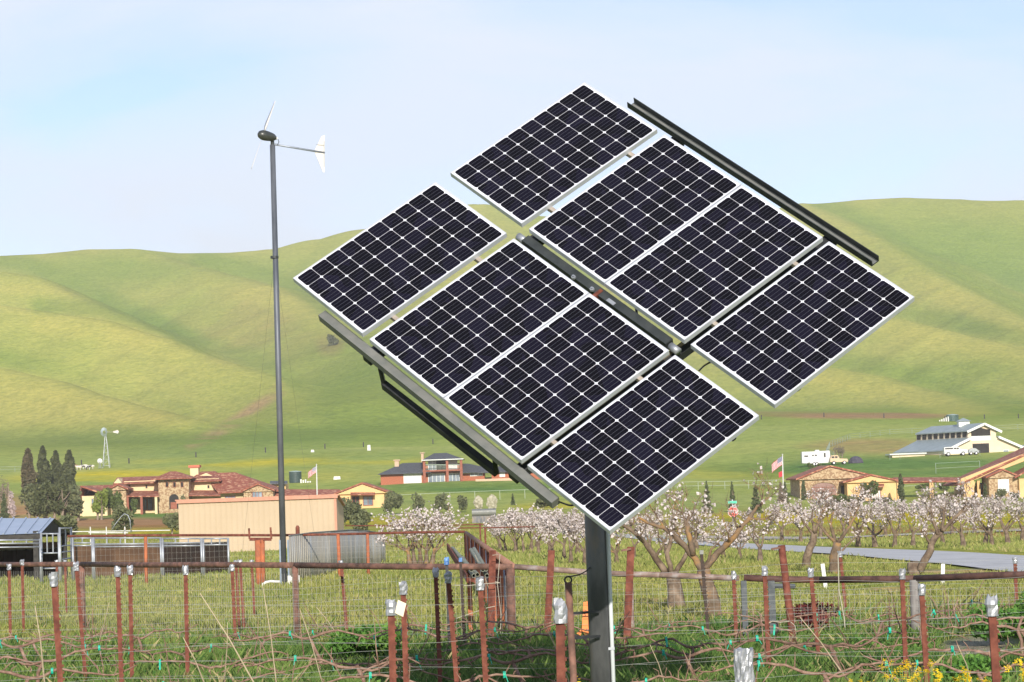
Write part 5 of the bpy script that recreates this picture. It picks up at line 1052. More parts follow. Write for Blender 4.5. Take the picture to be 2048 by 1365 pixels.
for i,(px,pt,w_,k) in enumerate(((58,899,22,'rusty'),(87,894,19,'dark'),(113,903,17,'dark'),(140,902,19,'dark'))):
    Y=[540,545,560,556][i]; q=gpt(px,Y); h=at(px,pt,Y).z-q.z; tree('poplar_tree',['tall rusty dark columnar tree, widest of the row','tall dark columnar tree, second from the left and highest tip','narrow dark columnar tree, third in the row of four','dark columnar tree, rightmost of the row beyond the villa'][i],'tree',px,Y,h,w_*Y/F*1.45,'column',ML[k],3600,.5,'row of columnar trees at the left',seed=i)
def tp(name,label,cat,px,pyb,pyt,wpx,Y,kind,lm,n=1500,ls=.3,group=None,**k):
    q=gpt(px,Y); h=at(px,pyt,Y).z-q.z; return tree(name,label,cat,px,Y,max(h,.4),wpx*Y/F,kind,lm,n,ls,group,**k)
B=[('broad_tree','large bushy tree with several stems, left one of the clump by the villa','tree',73,1028,966,66,395,'round','olive',3400,.36,3),
('broad_tree','darkest bushy tree, middle of the clump left of the villa','tree',108,1032,964,66,392,'round','dark',3600,.36,3),
('broad_tree','bushy tree overlapping the left villa wall','tree',143,1028,972,58,396,'round','olive',2800,.34,3),
('conifer_tree','small green conifer at the far left edge of the photo','tree',9,1018,988,30,380,'cone','pine',1200,.28,1),
('yard_tree','lime green young tree in front of the villa left wing','tree',199,1030,978,34,398,'round','lime',1300,.3,2),
('yard_tree','grey green round tree hiding the villa stone wing','tree',229,1024,974,44,402,'round','mid',2200,.3,1),
('yard_tree','dark spreading tree behind the bent pipe arch','tree',249,1064,1012,60,240,'round','olive',2000,.2,1),
('yard_tree','dark bush tree at the left edge of the tan shed','tree',344,1066,1022,36,240,'round','olive',1300,.2,1),
('yard_tree','dark bush tree right of the shelter roof','tree',136,1068,1030,50,220,'round','olive',1500,.2,1),
('shrub','small bush by the villa porch','shrub',268,1016,996,14,410,'bush','mid',400,.22,0),
('shrub','small bush on top of the shed line by the villa arch','shrub',366,1008,990,18,408,'bush','olive',400,.22,0),
('yard_tree','hazy grey green bush right of the tan shed','tree',700,1032,996,64,300,'bush','olive',1700,.26,0),
('yard_tree','tall scrubby bush between shed and blossom tree','tree',722,1070,1020,48,210,'bush','olive',1700,.18,0),
('yard_tree','round scrubby tree behind the left side of the big blossom tree','tree',788,1000,976,46,380,'bush','olive',1300,.26,0),
('shrub','low olive shrub under the brick house fence, left','shrub',838,1000,986,30,370,'bush','olive',700,.24,0),
('shrub','low olive shrub under the brick house fence, middle','shrub',885,1002,986,34,372,'bush','olive',800,.24,0),
('shrub','low olive shrub under the brick house fence, right','shrub',925,1002,988,26,374,'bush','olive',700,.24,0),
('conifer_tree','tiny conifer left of the lower beam end','tree',1026,1006,988,10,400,'cone','pine',400,.2,1),
('shrub','shrub beside the beam end above the orchard','shrub',1085,1012,996,40,380,'bush','olive',800,.24,0),
('conifer_tree','dark conifer above the orchard, first right of the panels','tree',1415,1012,963,24,330,'cone','pine',1300,.22,1),
('conifer_tree','slim dark conifer above the stop sign','tree',1466,1010,964,20,335,'cone','pine',1100,.22,1),
('conifer_tree','dark conifer left of the right flagpole','tree',1513,1014,968,28,330,'cone','pine',1300,.22,1),
('shrub','brownish shrub behind the right flagpole','shrub',1563,1008,965,20,380,'cone','twig',900,.24,1),
('conifer_tree','dark conifer right behind the right flagpole','tree',1571,1008,964,16,384,'cone','pine',1000,.22,1),
('cypress_tree','narrow cypress at the left corner of the stone garage','tree',1608,1000,961,9,398,'column','pine',900,.22,1),
('yard_tree','flat topped green tree in front of the golden garage wing','tree',1740,1003,962,46,392,'round','mid',1900,.26,1),
('cypress_tree','tall narrow cypress right of the golden garage wing','tree',1803,1000,949,13,392,'column','pine',1400,.24,1),
('yard_tree','dark round tree seen through the breezeway','tree',1848,996,968,34,425,'bush','mid',1500,.28,1),
('yard_tree','dark tree at the right end of the breezeway','tree',1888,992,965,24,425,'bush','mid',900,.28,1),
('cypress_tree','narrow dark cypress beside the sloping gable wall','tree',1971,1000,968,8,392,'column','pine',700,.2,1),
('shrub','green grey shrub by the garage door','shrub',1680,1010,988,34,380,'bush','mid',1000,.24,0),
('shrub','grey green shrub in front of the golden wing','shrub',1704,1012,990,44,376,'bush','olive',1000,.24,0),
('shrub','dark shrub row below the golden wing window','shrub',1765,1006,996,44,386,'bush','dark',800,.22,0),
('shrub','dark rounded shrub under the right villa window','shrub',2030,1006,984,24,380,'bush','dark',800,.22,0),
('shrub','green shrub left of the right villa window','shrub',2003,1006,978,30,384,'bush','olive',900,.22,0),
('shrub','low shrub in front of the travel trailer, left','shrub',1621,934,927,14,528,'bush','mid',300,.3,0),
('shrub','low shrub in front of the travel trailer, right','shrub',1641,934,927,14,528,'bush','mid',300,.3,0),
('bare_tree','pale bare brush right of the travel trailer roof','tree',1678,918,890,26,575,'round','twig',700,.14,3),
('bare_tree','pale bare tree at the far left edge above the conifer','tree',6,990,950,44,440,'round','twig',900,.14,3),
('pink_shrub','pale pink blossoming shrub left of the columnar trees','shrub',22,995,982,18,430,'bush','pinkb',500,.26,0),
('ridge_bush','dark scrub clump in the hillside gully behind the tracker beam','shrub',665,700,668,26,1380,'bush','dark',500,.9,0)]
ML['pinkb']=leafmat('pink_blossom_shrub',(.50,.40,.38),(.62,.52,.50))
for i,(nm,lb,ct,px,pb,pt,wp,Y,kd,lm,n_,ls,tk) in enumerate(B):
    tp(nm,lb,ct,px,pb,pt,wp,Y,kd,ML[lm],n_,ls,trunk=tk>0,trunks=max(1,tk),seed=i*3)
# ---------------------------------------------------------------- blossoming almond orchard
M_ABARK=mat('almond_bark',(.085,.058,.04),(.23,.17,.12),scale=5,rough=.95,bump=.015,c3=(.15,.11,.075))
M_LICH=mat('lichen_bark',(.10,.07,.045),(.28,.16,.06),scale=4,rough=.95,bump=.015,c3=(.16,.115,.08))
M_BLOS=mat('almond_blossom',(.52,.45,.43),(.74,.68,.66),scale=14,rough=.7,trans=.2)
def almond(seed,h,w,dense=1.,lean_=0.,stems=1,lowfork=.28,bark=None,pale=False,bs=.050,limbs=None):
    rs=np.random.default_rng(seed); t=bpy.data.objects.new('almond_tree',None); COL.objects.link(t); t.empty_display_size=.1
    mb=MB(); tips=[]
    def grow(p,d,L_,r,lv,ml):
        pts=[p]; rad=[r]; n=4 if lv<2 else 3; dd=Vector(d)
        for i in range(n):
            dd=(dd+Vector(rs.normal(0,.17 if lv else .08,3))+Vector((0,0,.07 if lv else .0))).normalized(); pts.append(pts[-1]+dd*L_/n); rad.append(r*(1-(.42 if lv<ml else .75)*(i+1)/n))
        mb.tube(pts,rad,8 if lv==0 else (6 if lv==1 else 4),cap=lv==0)
        if lv>=2:
            for i in range(1,len(pts)):
                for _ in range(2): tips.append((pts[i]+(pts[i-1]-pts[i])*rs.uniform(0,1),lv))
        if lv>=ml: return
        k=rs.integers(3,5) if lv==0 else rs.integers(2,5)
        for i in range(k):
            a=2*math.pi*(i+rs.uniform(-.25,.25))/k; sp=rs.uniform(.55,.95) if lv==0 else rs.uniform(.35,.8)
            q=dd.orthogonal().normalized(); q2=dd.cross(q); nd=(dd*math.cos(sp)+(q*math.cos(a)+q2*math.sin(a))*math.sin(sp)); nd.z=abs(nd.z)*.8+.22 if lv<2 else nd.z+.25; nd.x*=w/h*1.05; nd.normalize()
            fr=1 if i<2 else rs.uniform(.5,1); s=pts[-1].lerp(pts[-2],0 if fr==1 else rs.uniform(0,1))
            grow(s,nd,L_*rs.uniform(.68,.95)*(1 if lv else 1.15*h*.30/(L_ or 1)),rad[-1]*rs.uniform(.66,.86),lv+1,ml)
    for L_i,(pp,r0,r1) in enumerate(limbs or []):
        k=len(pp); Q=[Vector(pp[0])]
        for a,b_ in zip(pp[:-1],pp[1:]):
            for f in (.34,.67,1.): Q.append(Vector(a).lerp(Vector(b_),f)+Vector(rs.normal(0,.012,3))*(f<1))
        rr=[r0+(r1-r0)*i/(len(Q)-1) for i in range(len(Q))]; mb.tube(Q,rr,8)
        if L_i:
            for i in range(3,len(Q)):
                if i==len(Q)-1 or rs.uniform()<.5:
                    d=(Q[i]-Q[i-1]).normalized()+Vector(rs.normal(0,.6,3)); d.z=abs(d.z)+.25; grow(Q[i],d.normalized(),h*.13,rr[i]*.62,2,4)
    for s in range(0 if limbs else stems):
        x=(s-(stems-1)/2)*.16*w/ max(1,stems-1) if stems>1 else 0
        grow(Vector((x,0,-.15)),Vector((lean_+x*.9,rs.normal(0,.05),1)).normalized(),h*lowfork+.15,(.062*h if stems==1 else .046*h),0,4)
    # fine twigs grow from the branch ends
    for _ in range(int(420*dense)+160):
        b0,lv=tips[rs.integers(0,len(tips))]; dd=Vector(rs.normal(0,1,3)); dd.z=abs(dd.z)+.3; dd.normalize(); e_=b0+dd*rs.uniform(.12,.36); sd_=dd.orthogonal().normalized()*.008; mb.add([b0-sd_,b0+sd_,e_],[(0,1,2)])
    # fit to the wanted height
    zm=max(v[2] for v in mb.v); xm=max(abs(v[0]) for v in mb.v); sz=h/zm; sx=min(1.5,max(.55,w/2/xm)); rr=1
    if limbs: sz=sx=1
    V0=[(v[0]*(sx if v[2]>h*.25 else 1+(sx-1)*max(0,v[2])/(h*.25)),v[1]*(sx if v[2]>h*.25 else 1),v[2]*sz) for v in mb.v]; mb.v=V0
    mb.build('trunk',bark or M_ABARK,t,smooth=True)
    T=np.array([(p.x*sx,p.y*sx,p.z*sz) for p,lv in tips]); T=T[T[:,2]>h*.34]; n=int(600*dense*(w/3)); P=T[rs.integers(0,len(T),n)]+rs.normal(0,.045,(n,3))
    V,Fc=leaves(P,bs,rs,1.15); V2,F2=leaves(P+rs.normal(0,.008,P.shape),bs,rs,1.1); npmesh('blossom',np.vstack([V,V2]),np.vstack([Fc,F2+len(V)]),M_BLOS,parent=t)
    return t
AL=[ # base px, base py, crown top py, crown width px, seed, dense, lean, stems
 (842,1134,984,215,1,1.9,0,5),(1022,1104,1012,110,2,1.5,0,2),(1040,1106,1008,100,3,1.5,0,2),(1062,1103,1010,90,4,1.4,0,1),(1088,1112,1004,110,5,1.5,0,2),(1106,1120,1006,100,6,1.4,0,1),(1128,1123,1012,100,7,1.3,0,1),(1141,1127,1016,90,8,1.3,0,1),(1172,1132,1010,110,9,1.3,0,1),
 (1232,1130,1022,110,10,.8,0,1),(1353,1222,1000,290,11,.36,-.1,1),(1428,1243,972,330,12,.22,-.1,1),(1446,1116,1032,120,13,.7,0,1),(1483,1121,1032,110,14,.7,0,1),(1521,1126,1004,120,15,.8,0,1),(1610,1139,985,150,16,.6,.15,1),(1671,1149,990,150,17,.6,.0,1),(1829,1152,972,180,18,.55,.38,1),
 (1565,1083,992,100,19,.9,0,1),(1601,1084,996,90,20,.9,0,1),(1716,1094,984,110,21,.8,0,1),(1751,1095,980,110,22,.8,0,1),(1789,1095,986,100,23,.8,0,1),(1826,1094,984,110,24,.8,0,1),(1886,1090,980,110,25,.8,0,1),(1927,1097,976,120,26,.8,.05,1),(1970,1089,982,100,27,.8,0,1),(1983,1092,984,110,28,.8,.0,1),(2016,1089,980,110,29,.8,0,1),(2046,1082,978,110,30,.8,0,1),
 (1268,1118,1020,100,31,.7,0,1),(1300,1106,1012,90,32,.8,0,1),(1332,1110,1008,100,33,.8,0,1),(1392,1104,1006,110,34,.8,0,1),(1640,1076,994,80,35,.9,0,1),(1690,1074,994,80,36,.9,0,1),(1771,1074,996,76,37,.9,0,1),(1850,1070,992,80,38,.9,0,1),(1905,1068,990,80,39,.9,0,1),(1950,1066,990,80,40,.9,0,1),(1000,1100,1024,60,41,1.2,0,1),(1155,1108,1010,90,42,1.3,0,1),(1075,1096,1016,80,43,1.3,0,1)]
LIMBS={12:[([(1429,1246),(1421,1190),(1406,1140)],.16,.12),([(1404,1142),(1392,1118),(1362,1085),(1336,1062),(1305,1049),(1275,1035)],.07,.022),([(1386,1110),(1377,1070),(1374,1045),(1380,1030)],.06,.02),([(1410,1138),(1436,1106),(1468,1074),(1494,1042),(1512,1018),(1524,1008)],.07,.022),([(1412,1135),(1422,1098),(1432,1090)],.03,.012)],
 11:[([(1353,1226),(1351,1190),(1344,1148)],.20,.13),([(1340,1150),(1312,1118),(1290,1085),(1262,1060),(1225,1040)],.08,.025),([(1342,1146),(1333,1105),(1345,1070),(1352,1035)],.06,.02),([(1350,1150),(1372,1110),(1392,1075),(1400,1040)],.055,.02)],
 18:[([(1828,1156),(1825,1132),(1840,1138)],.17,.14),([(1838,1142),(1855,1110),(1868,1080),(1884,1062)],.11,.08),([(1884,1062),(1910,1035),(1925,1018),(1938,1006)],.06,.02),([(1876,1070),(1866,1040),(1862,1022)],.05,.018),([(1884,1062),(1888,1030),(1882,1015)],.05,.018)],
 16:[([(1610,1142),(1613,1115),(1626,1085),(1630,1065)],.15,.10),([(1630,1065),(1640,1035),(1648,1018)],.06,.02),([(1628,1070),(1608,1045),(1593,1024)],.05,.02),([(1630,1066),(1622,1040),(1626,1020)],.05,.02)],
 17:[([(1671,1153),(1668,1115),(1674,1085)],.17,.12),([(1673,1088),(1692,1062),(1712,1030),(1716,1015)],.06,.02),([(1672,1085),(1662,1050),(1668,1022)],.06,.02),([(1674,1090),(1650,1065),(1632,1040)],.05,.02),([(1676,1108),(1700,1085),(1718,1068)],.035,.012)]}
AL.sort(key=lambda a:a[0])
for i,(px,pb,pt,wp,sd_,dn,ln,st) in enumerate(AL):
    q=ground_at(px,pb); h=at(px,pt,q.y).z-q.z; w_=wp*q.y/F
    LB=None
    if sd_ in LIMBS:
        LB=[]
        for pts_,r0,r1 in LIMBS[sd_]: LB.append(([(at(a,b_,q.y).x-q.x,.12*math.sin(a*.7+k_),at(a,b_,q.y).z-q.z) for k_,(a,b_) in enumerate(pts_)],r0,r1))
    t=almond(sd_*7+3,h,w_,dn,ln,st,limbs=LB,lowfork=.30 if pt<1e9 and px!=1428 else .36,bark=M_LICH if sd_ in(1,12,17,10) else None,bs=.046+.0003*q.y)
    t.location=q; lab={1:'large multi stemmed almond tree in white pink blossom right of the corrugated screen',11:'thick trunked almond tree with dark twisting limbs right of the solar pole',12:'big almond tree with wide bare V limbs behind the black topped post',18:'almond tree leaning strongly right beside the road edge',17:'almond tree with a pale split trunk by the leaning stake'}.get(sd_,f'blossoming almond tree, {ORD[i]} trunk of the orchard counted from the left')
    tag(t,lab,'tree','almond trees in blossom')
# ---------------------------------------------------------------- vineyard posts
ST=[ # top px,py, width px, bottom px, kind(1 foil,0 plain,2 dark plain,3 blue cap,4 heavy rusty)
(18,1130,6.5,17,1),(44,1121,6,44,1),(107,1150,12.5,116,1),(113,1122,5,114,1),(130,1122,5,131,1),(152,1127,8,167,1),(235,1136,9.5,237,1),(260,1134,8.5,258,1),(371,1134,8.5,369,1),
(464,1131,7,468,1),(472,1122,6.2,477,1),(480,1121,6.2,488,1),(503,1122,5.6,510,1),(682,1123,7,696,1),(782,1203,15,781,1),(806,1168,11.5,806,1),(871,1138,9,873,1),(893,1118,6,893,3),(896,1147,10.5,907,1),(921,1120,6,925,2),(960,1159,11.5,965,1),
(985,1101,12,973,4),(1103,1101,12,1082,4),(1120,1205,19.5,1117,1),(1262,1094,13,1242,4),(1403,1105,7,1416,2),(1467,1145,7.5,1468,1),(1529,1135,9,1530,1),(1563,1091,14.5,1583,4),(1621,1139,8.5,1634,1),(1680,1104,6.5,1697,1),(1804,1141,9.5,1803,1),(1843,1170,11,1846,1),(1983,1196,17,1986,1),(2030,1116,7,2027,1),(1493,1308,30,1492,5)]
ST.sort(key=lambda a:a[0]); PR=random.Random(3)
def foil(mb,w_,h_,z,seed):
    r=random.Random(seed); n=10; rows=6; vs=[]
    for j in range(rows):
        f=j/(rows-1)
        for k in range(n):
            a=2*math.pi*k/n; rr=w_*(.62+r.uniform(-.10,.14)+(.12*f)); 
            if j==rows-1: rr*=r.uniform(.45,1.1)
            vs.append((rr*math.cos(a),rr*math.sin(a)*.8,z+h_*f+(r.uniform(-.01,.02) if j==rows-1 else 0)))
    vs.append((0,0,z+h_*.92)); N0=len(vs)-1
    mb.add(vs,[(j*n+k,j*n+(k+1)%n,(j+1)*n+(k+1)%n,(j+1)*n+k) for j in range(rows-1) for k in range(n)]+[((rows-1)*n+k,(rows-1)*n+(k+1)%n,N0) for k in range(n)])
GRP={1:'rusty vineyard posts with silver foil caps',0:'rusty vineyard posts',2:'dark bare vineyard posts',3:'dark bare vineyard posts',4:'heavy rusty leaning brace posts',5:None}
cnt={}
for px,py,wp,pxb,k in ST:
    wm=(.060 if wp<7.1 else .052) if k in(1,2,3) else (.095 if k==4 else .10); d=wm*F/wp
    if k in (2,3): d=38; 
    if k==4: d={985:40.3,1103:39.6,1262:37.6,1563:36.8}[px]
    a=at(px,py,d); g=G(a.x,d); slope=(pxb-px)/max(60,(1340 if k!=4 else 1300)-py); H=a.z-g; q=Vector((a.x+slope*H,d,g)); wr=wp*d/F
    i=cnt.get(k,0); cnt[k]=i+1
    lab={1:f'rusty steel vineyard post with crumpled silver foil cap, {ORD[i]} such post from the left',2:f'thin dark bare vineyard post, {["left one just right of the pipe bundle","right one in front of the V limbed almond"][min(i,1)]}',3:'dark vineyard post with a blue tape cap near the pipe bundle',4:['heavy rusty brace post standing at the fence corner by the pipe bundle','heavy rusty brace post leaning right, left of the solar pole','heavy rusty brace post leaning right, just right of the solar pole','thick rusty pipe post leaning left with a bracket at its top'][min(i,3)],5:'short wide post stub wrapped in crinkled silver sheet at the bottom edge'}[k]
    t=thing('vineyard_post',lab,'post',q,GRP[k]); top=Vector((a.x-q.x,0,H))
    mb=MB(); b0=Vector((0,0,-.3)); ax_=(top-b0); 
    if k==4:
        if px==1563: mb.tube([b0,top],wr/2,14)
        else:
            s=wr/2; mb.bar(b0,top,wr,.012,up=(0,1,0)); mb.bar(b0+Vector((-s,.03,0)),top+Vector((-s,.03,0)),.012,.07,up=(0,1,0)); mb.bar(b0+Vector((s,.03,0)),top+Vector((s,.03,0)),.012,.07,up=(0,1,0))
    elif k==5: mb.tube([b0,top],wr*.28,12)
    else:
        s=wr/2; mb.bar(b0,top,wr*.86,.004,up=(0,1,0)); mb.bar(b0+Vector((s*.25,.018,0)),top+Vector((s*.25,.018,0)),.005,.034,up=(0,1,0)); mb.bar(b0+Vector((-s*.85,.012,0)),top+Vector((-s*.85,.012,0)),.005,.024,up=(0,1,0))
    if k in (1,2,3):
        z=.35
        while z<H-.12:
            c=top*(z/H); mb.obox(c+Vector((wr*.49,-.002,0)),(.006,0,0),(0,.003,0),(0,0,.010)); z+=.055
    m_=M_RUST if k in(1,4,5) else M_BLKSTEEL if k!=2 else mat('dark_brown_post',(.03,.022,.018),(.06,.04,.03),scale=6,rough=.8)
    mb.build('stake',m_,t,smooth=(k==4 and px==1563))
    if k==1:
        mb=MB(); hf=.105 if wp<16 else .12; foil(mb,wr*1.02,hf,H-hf*.93,int(px)); mb.v=[(x+top.x,y,z) for x,y,z in mb.v]; mb.build('foil_cap',M_FOIL,t)
        if px==782:
            mb=MB(); mb.obox(top+Vector((.065,-.01,-.05)),(.028,0,-.014),(0,.006,0),(.012,0,.045)); mb.build('wood_chip',mat('pale_wood',(.66,.58,.44),(.74,.66,.52),scale=9,rough=.8),t)
    if k==3:
        mb=MB(); foil(mb,wr*1.3,.1,H-.09,4); mb.v=[(x+top.x,y,z) for x,y,z in mb.v]; mb.build('tape_cap',M_BLUE,t)
    if k==2: mb=MB(); mb.box(top.x-wr*.55,-.02,H-.03,top.x+wr*.55,.03,H+.03); mb.build('end_cap',M_BLUE if px<1000 else M_GYSTEEL,t)
    if k==4 and px in (1563,1262): mb=MB(); mb.bar(top+Vector((-.15,-.03,-.05)),top+Vector((.0,-.03,-.03)),.03,.03); mb.build('bracket',M_RUSTD,t)
    if k==5:
        mb=MB(); n=26; vs=[]; rr=random.Random(5)
        for j in range(8):
            for c in range(n): a_=2*math.pi*c/n; r_=wr*.62*(1+.10*math.sin(c*2.3+j*.9)+.05*rr.uniform(-1,1)); vs.append((r_*math.cos(a_),r_*math.sin(a_)*.8,H-.24+.27*j/7+.012*math.sin(c)))
        mb.add(vs,[(j*n+c,j*n+(c+1)%n,(j+1)*n+(c+1)%n,(j+1)*n+c) for j in range(7) for c in range(n)]+[tuple(7*n+c for c in range(n))]); mb.build('foil_wrap',M_FOIL,t,smooth=False)
# ---------------------------------------------------------------- trellis wires and grapevines
M_TW=mat('pale_trellis_wire',(.20,.21,.20),rough=.5,metal=.4)
M_VINE=mat('vine_wood',(.14,.08,.055),(.30,.20,.15),scale=14,rough=.95,bump=.004,c3=(.21,.13,.095))
M_VINED=mat('dark_vine_wood',(.10,.06,.045),(.22,.14,.10),scale=14,rough=.95,bump=.004)
ROWS=[24.8,28.0,31.4,34.6,37.9]
RN=['nearest','second nearest','middle','second farthest','farthest']
for r_,Y in enumerate(ROWS):
    x0,x1=-.225*Y,.225*Y; q=Vector((x0,Y,G(x0,Y))); t=thing('trellis_wires',f'set of thin pale trellis wires along the {RN[r_]} vineyard row','wire',q,'trellis wires')
    for hz in ((.46,.66,.95,1.25) if r_<4 else (.42,.6,.9)):
        y=Y+random.uniform(-.12,.12); tilt=random.uniform(-.10,.10); P=[]
        for i in range(29):
            f=i/28; x=x0+(x1-x0)*f; P.append((x,y+random.uniform(-.02,.02),G(x,Y)+hz+tilt*(f-.5)+.03*math.sin(f*21+hz*9)+random.uniform(-.006,.006)))
        mb=MB(); mb.tube(P,.0019,4); mb.build('wire',M_TW,t,org=q)
def vine(seed,dark=False):
    r=random.Random(seed); t=bpy.data.objects.new('grapevine',None); COL.objects.link(t); t.empty_display_size=.1; mb=MB(); m=M_VINED if dark else M_VINE
    hz=r.uniform(.36,.5); P=[Vector((r.uniform(-.25,.25),0,-.1))]; top=Vector((0,0,hz))
    for k in range(1,5): P.append(P[0].lerp(top,k/4)+Vector((r.uniform(-.05,.05),r.uniform(-.03,.03),0)))
    mb.tube(P,[.030,.026,.022,.020,.020],7); sp=MB(); TI=[]
    for sgn in (-1,1):
        p=P[-1]+Vector((0,0,-.02)); Q=[p]; L_=r.uniform(.85,1.25); n=14; z=p.z; dz=r.uniform(-.01,.02)
        for k in range(n):
            dz=dz*.6+r.uniform(-.028,.028)+(hz+.03-z)*.16; z+=dz; Q.append(Vector((p.x+sgn*L_*(k+1)/n,r.uniform(-.025,.025),z)))
        R_2=[.0165*(1-.6*k/n)*r.uniform(.85,1.2) for k in range(n+1)]; mb.tube(Q,R_2,6)
        for k in range(2,n,1):
            if r.random()<.62:
                b=Q[k]; d=Vector((r.uniform(-.6,.6),r.uniform(-.3,.3),r.uniform(.4,1.2) if r.random()<.85 else -.6)).normalized(); L2=r.uniform(.05,.16) if r.random()<.8 else r.uniform(.25,.5); c1=b+d*L2*.5+Vector((r.uniform(-.02,.02),0,.01)); sp.tube([b,c1,b+d*L2+Vector((r.uniform(-.03,.03),0,0))],[.009,.007,.004],4)
        if r.random()<.75:
            k=r.randint(3,n-2); b=Q[k]; ties=MB(); TI.append(ties); ties.bar(b+Vector((0,-.03,.03)),b+Vector((r.uniform(-.05,.05),-.03,-r.uniform(.05,.12))),.022,.006); ties.tube([b+Vector((-.012,0,0)),b+Vector((.012,0,0))],.033,8)
    # one wandering old cane sweeping along the row
    if r.random()<.5:
        s=r.choice((-1,1)); A=[top+Vector((0,0,-.1))]
        for k in range(9): A.append(A[-1]+Vector((s*.14,r.uniform(-.03,.03),(.05 if k<3 else -.055)+r.uniform(-.03,.03))))
        mb.tube(A,[.014-.0009*k for k in range(10)],5)
    mb.add(sp.v,sp.f); mb.build('cordon',m,t,smooth=True); 
    for ties in TI: ties.build('tie',M_GREEN,t)
    return t
protos=[vine(s) for s in range(7)]+[vine(50+s,True) for s in range(3)]; used=set()
for r_,Y in enumerate(ROWS):
    n=int(.44*Y/1.75); xs=[-.22*Y+.44*Y*(k+.5)/n for k in range(n)]
    for k,x in enumerate(xs):
        j=random.randrange(7) if random.random()<.85 else random.randrange(7,10); o=protos[j] if j not in used else copytree(protos[j]); used.add(j)
        x+=random.uniform(-.2,.2); o.location=(x,Y+random.uniform(-.15,.15),G(x,Y)); o.rotation_euler=(0,0,random.choice((0,math.pi))+random.uniform(-.12,.12)); s=random.uniform(.85,1.15); o.scale=(s,s,s)
        tag(o,f'bare pruned grapevine in the {RN[r_]} trellis row, {ORD[k]} from the left','grapevine','bare grapevines on the trellis rows')
for j,p in enumerate(protos):
    if j not in used:
        for c in list(p.children): bpy.data.objects.remove(c)
        bpy.data.objects.remove(p)
# dry canes leaning in the rows
CA=[(400,1187,510,1370,22,.010),(70,1212,88,1356,25,.012),(218,1205,200,1278,33,.008),(1600,1235,1680,1340,26,.010),(1085,1240,1140,1370,24,.009),(525,1170,553,1370,24,.009),(600,1220,640,1350,26,.008),(366,1275,410,1370,25,.010),(1300,1290,1330,1370,25,.008),(633,1215,674,1270,40,.012),(1915,1290,1945,1370,24,.009),(455,1245,450,1345,28,.008),(950,1110,978,1178,44,.008)]
for i,(x0,y0,x1,y1,Y,rr) in enumerate(sorted(CA)):
    a,b_=at(x0,y0,Y),at(x1,y1,Y+.3); mid=(a+b_)/2+Vector((.01,0,.01)); mb=MB(); mb.tube([b_+(b_-a)*.3,b_,mid,a],[rr*.8,rr*.8,rr*.65,rr*.35],6)
    tag(mb.build('dry_cane',mat('straw_cane',(.36,.29,.19),(.46,.38,.26),scale=12,rough=.9) if i==0 else bpy.data.materials['straw_cane'],None,smooth=True),f'thin straw coloured cane leaning among the vines, {ORD[i]} top end from the left','cane','dry canes leaning in the vineyard')
# loose white cord tied round the corner post and the right brace post
for pts,Y,lab in (([(892,1170),(935,1172),(968,1168),(1000,1166),(990,1164)],40.0,'white twisted cord tied across to the fence corner brace post'),([(985,1111),(1000,1109),(995,1170),(1002,1230),(1000,1290)],40.0,'white cord hanging down beside the fence corner brace post'),([(1535,1248),(1545,1243),(1560,1245),(1580,1243),(1590,1252),(1592,1268)],36.6,'white twisted cord wound around the thick leaning pipe post'),([(905,1240),(940,1228),(975,1216),(990,1213)],40.1,'pale cord slanting down from the fence corner brace post'),([(1676,1110),(1678,1180),(1688,1235),(1690,1255)],28,'yellowish rope hanging along a foil capped post right of the leaning stake')):
    mb=MB(); mb.tube([at(x,y,Y) for x,y in pts],.0055,5); tag(mb.build('cord',mat('white_cord',(.40,.37,.29),rough=.8) if 'white_cord' not in bpy.data.materials else bpy.data.materials['white_cord']),lab,'cord')
# ---------------------------------------------------------------- grass, weeds and mustard
def blades(name,label,n,y0,y1,hmin,hmax,wd,cols,power=1.6,seed=1,xs=.285,mask=None,cat='grass',lean_=.35,clump=0):
    rs=np.random.default_rng(seed); u=rs.uniform(0,1,n); y=(y0**(1-power)+(y1**(1-power)-y0**(1-power))*u)**(1/(1-power)); x=rs.uniform(-xs,xs,n)*y
    if clump: 
        c=rs.integers(0,n//clump,n); x=x[c]+rs.normal(0,.06,n); y=y[c]+rs.normal(0,.06,n)
    if mask is not None: k=mask(x,y,rs); x=x[k]; y=y[k]; n=len(x)
    z=G(x,y); h=rs.uniform(hmin,hmax,n)*(.55+.9*vnoise(x,y,1.3,seed)); a=rs.uniform(0,math.pi,n); w_=wd*rs.uniform(.6,1.4,n)*np.clip(y/40,.8,3)
    dx,dy=np.cos(a)*w_/2,np.sin(a)*w_/2; lx,ly=rs.normal(0,lean_,n)*h,rs.normal(0,lean_,n)*h
    b=np.stack([x,y,z-.02],1); V=np.stack([b-np.c_[dx,dy,0*dx],b+np.c_[dx,dy,0*dx],b+np.c_[lx*.4+dx*.5,ly*.4,h*.6],b+np.c_[lx,ly,h]],1).reshape(-1,3); Fc=np.arange(4*n).reshape(n,4)
    t=np.clip(.55*fbm(x,y,4.,seed+2)+.75*fbm(x,y,.8,seed+4)-.25+rs.normal(0,.18,n),0,1)[:,None]; c=cols[0]*(1-t)+cols[1]*t; dry=(rs.uniform(0,1,n)<.04+.22*np.clip(fbm(x,y,2.6,91)-.55,0,1)*3)[:,None]; c=np.where(dry,np.array([.42,.36,.17]),c)
    return tag(npmesh(name,V,Fc,M_BL,cols=np.repeat(c,4,axis=0)),label,cat,kind='stuff')
M_BL=mat('grass_blade',(.8,.8,.8),(1.1,1.1,1.1),attr=True,scale=3,rough=.75,trans=.35,spec=.2)
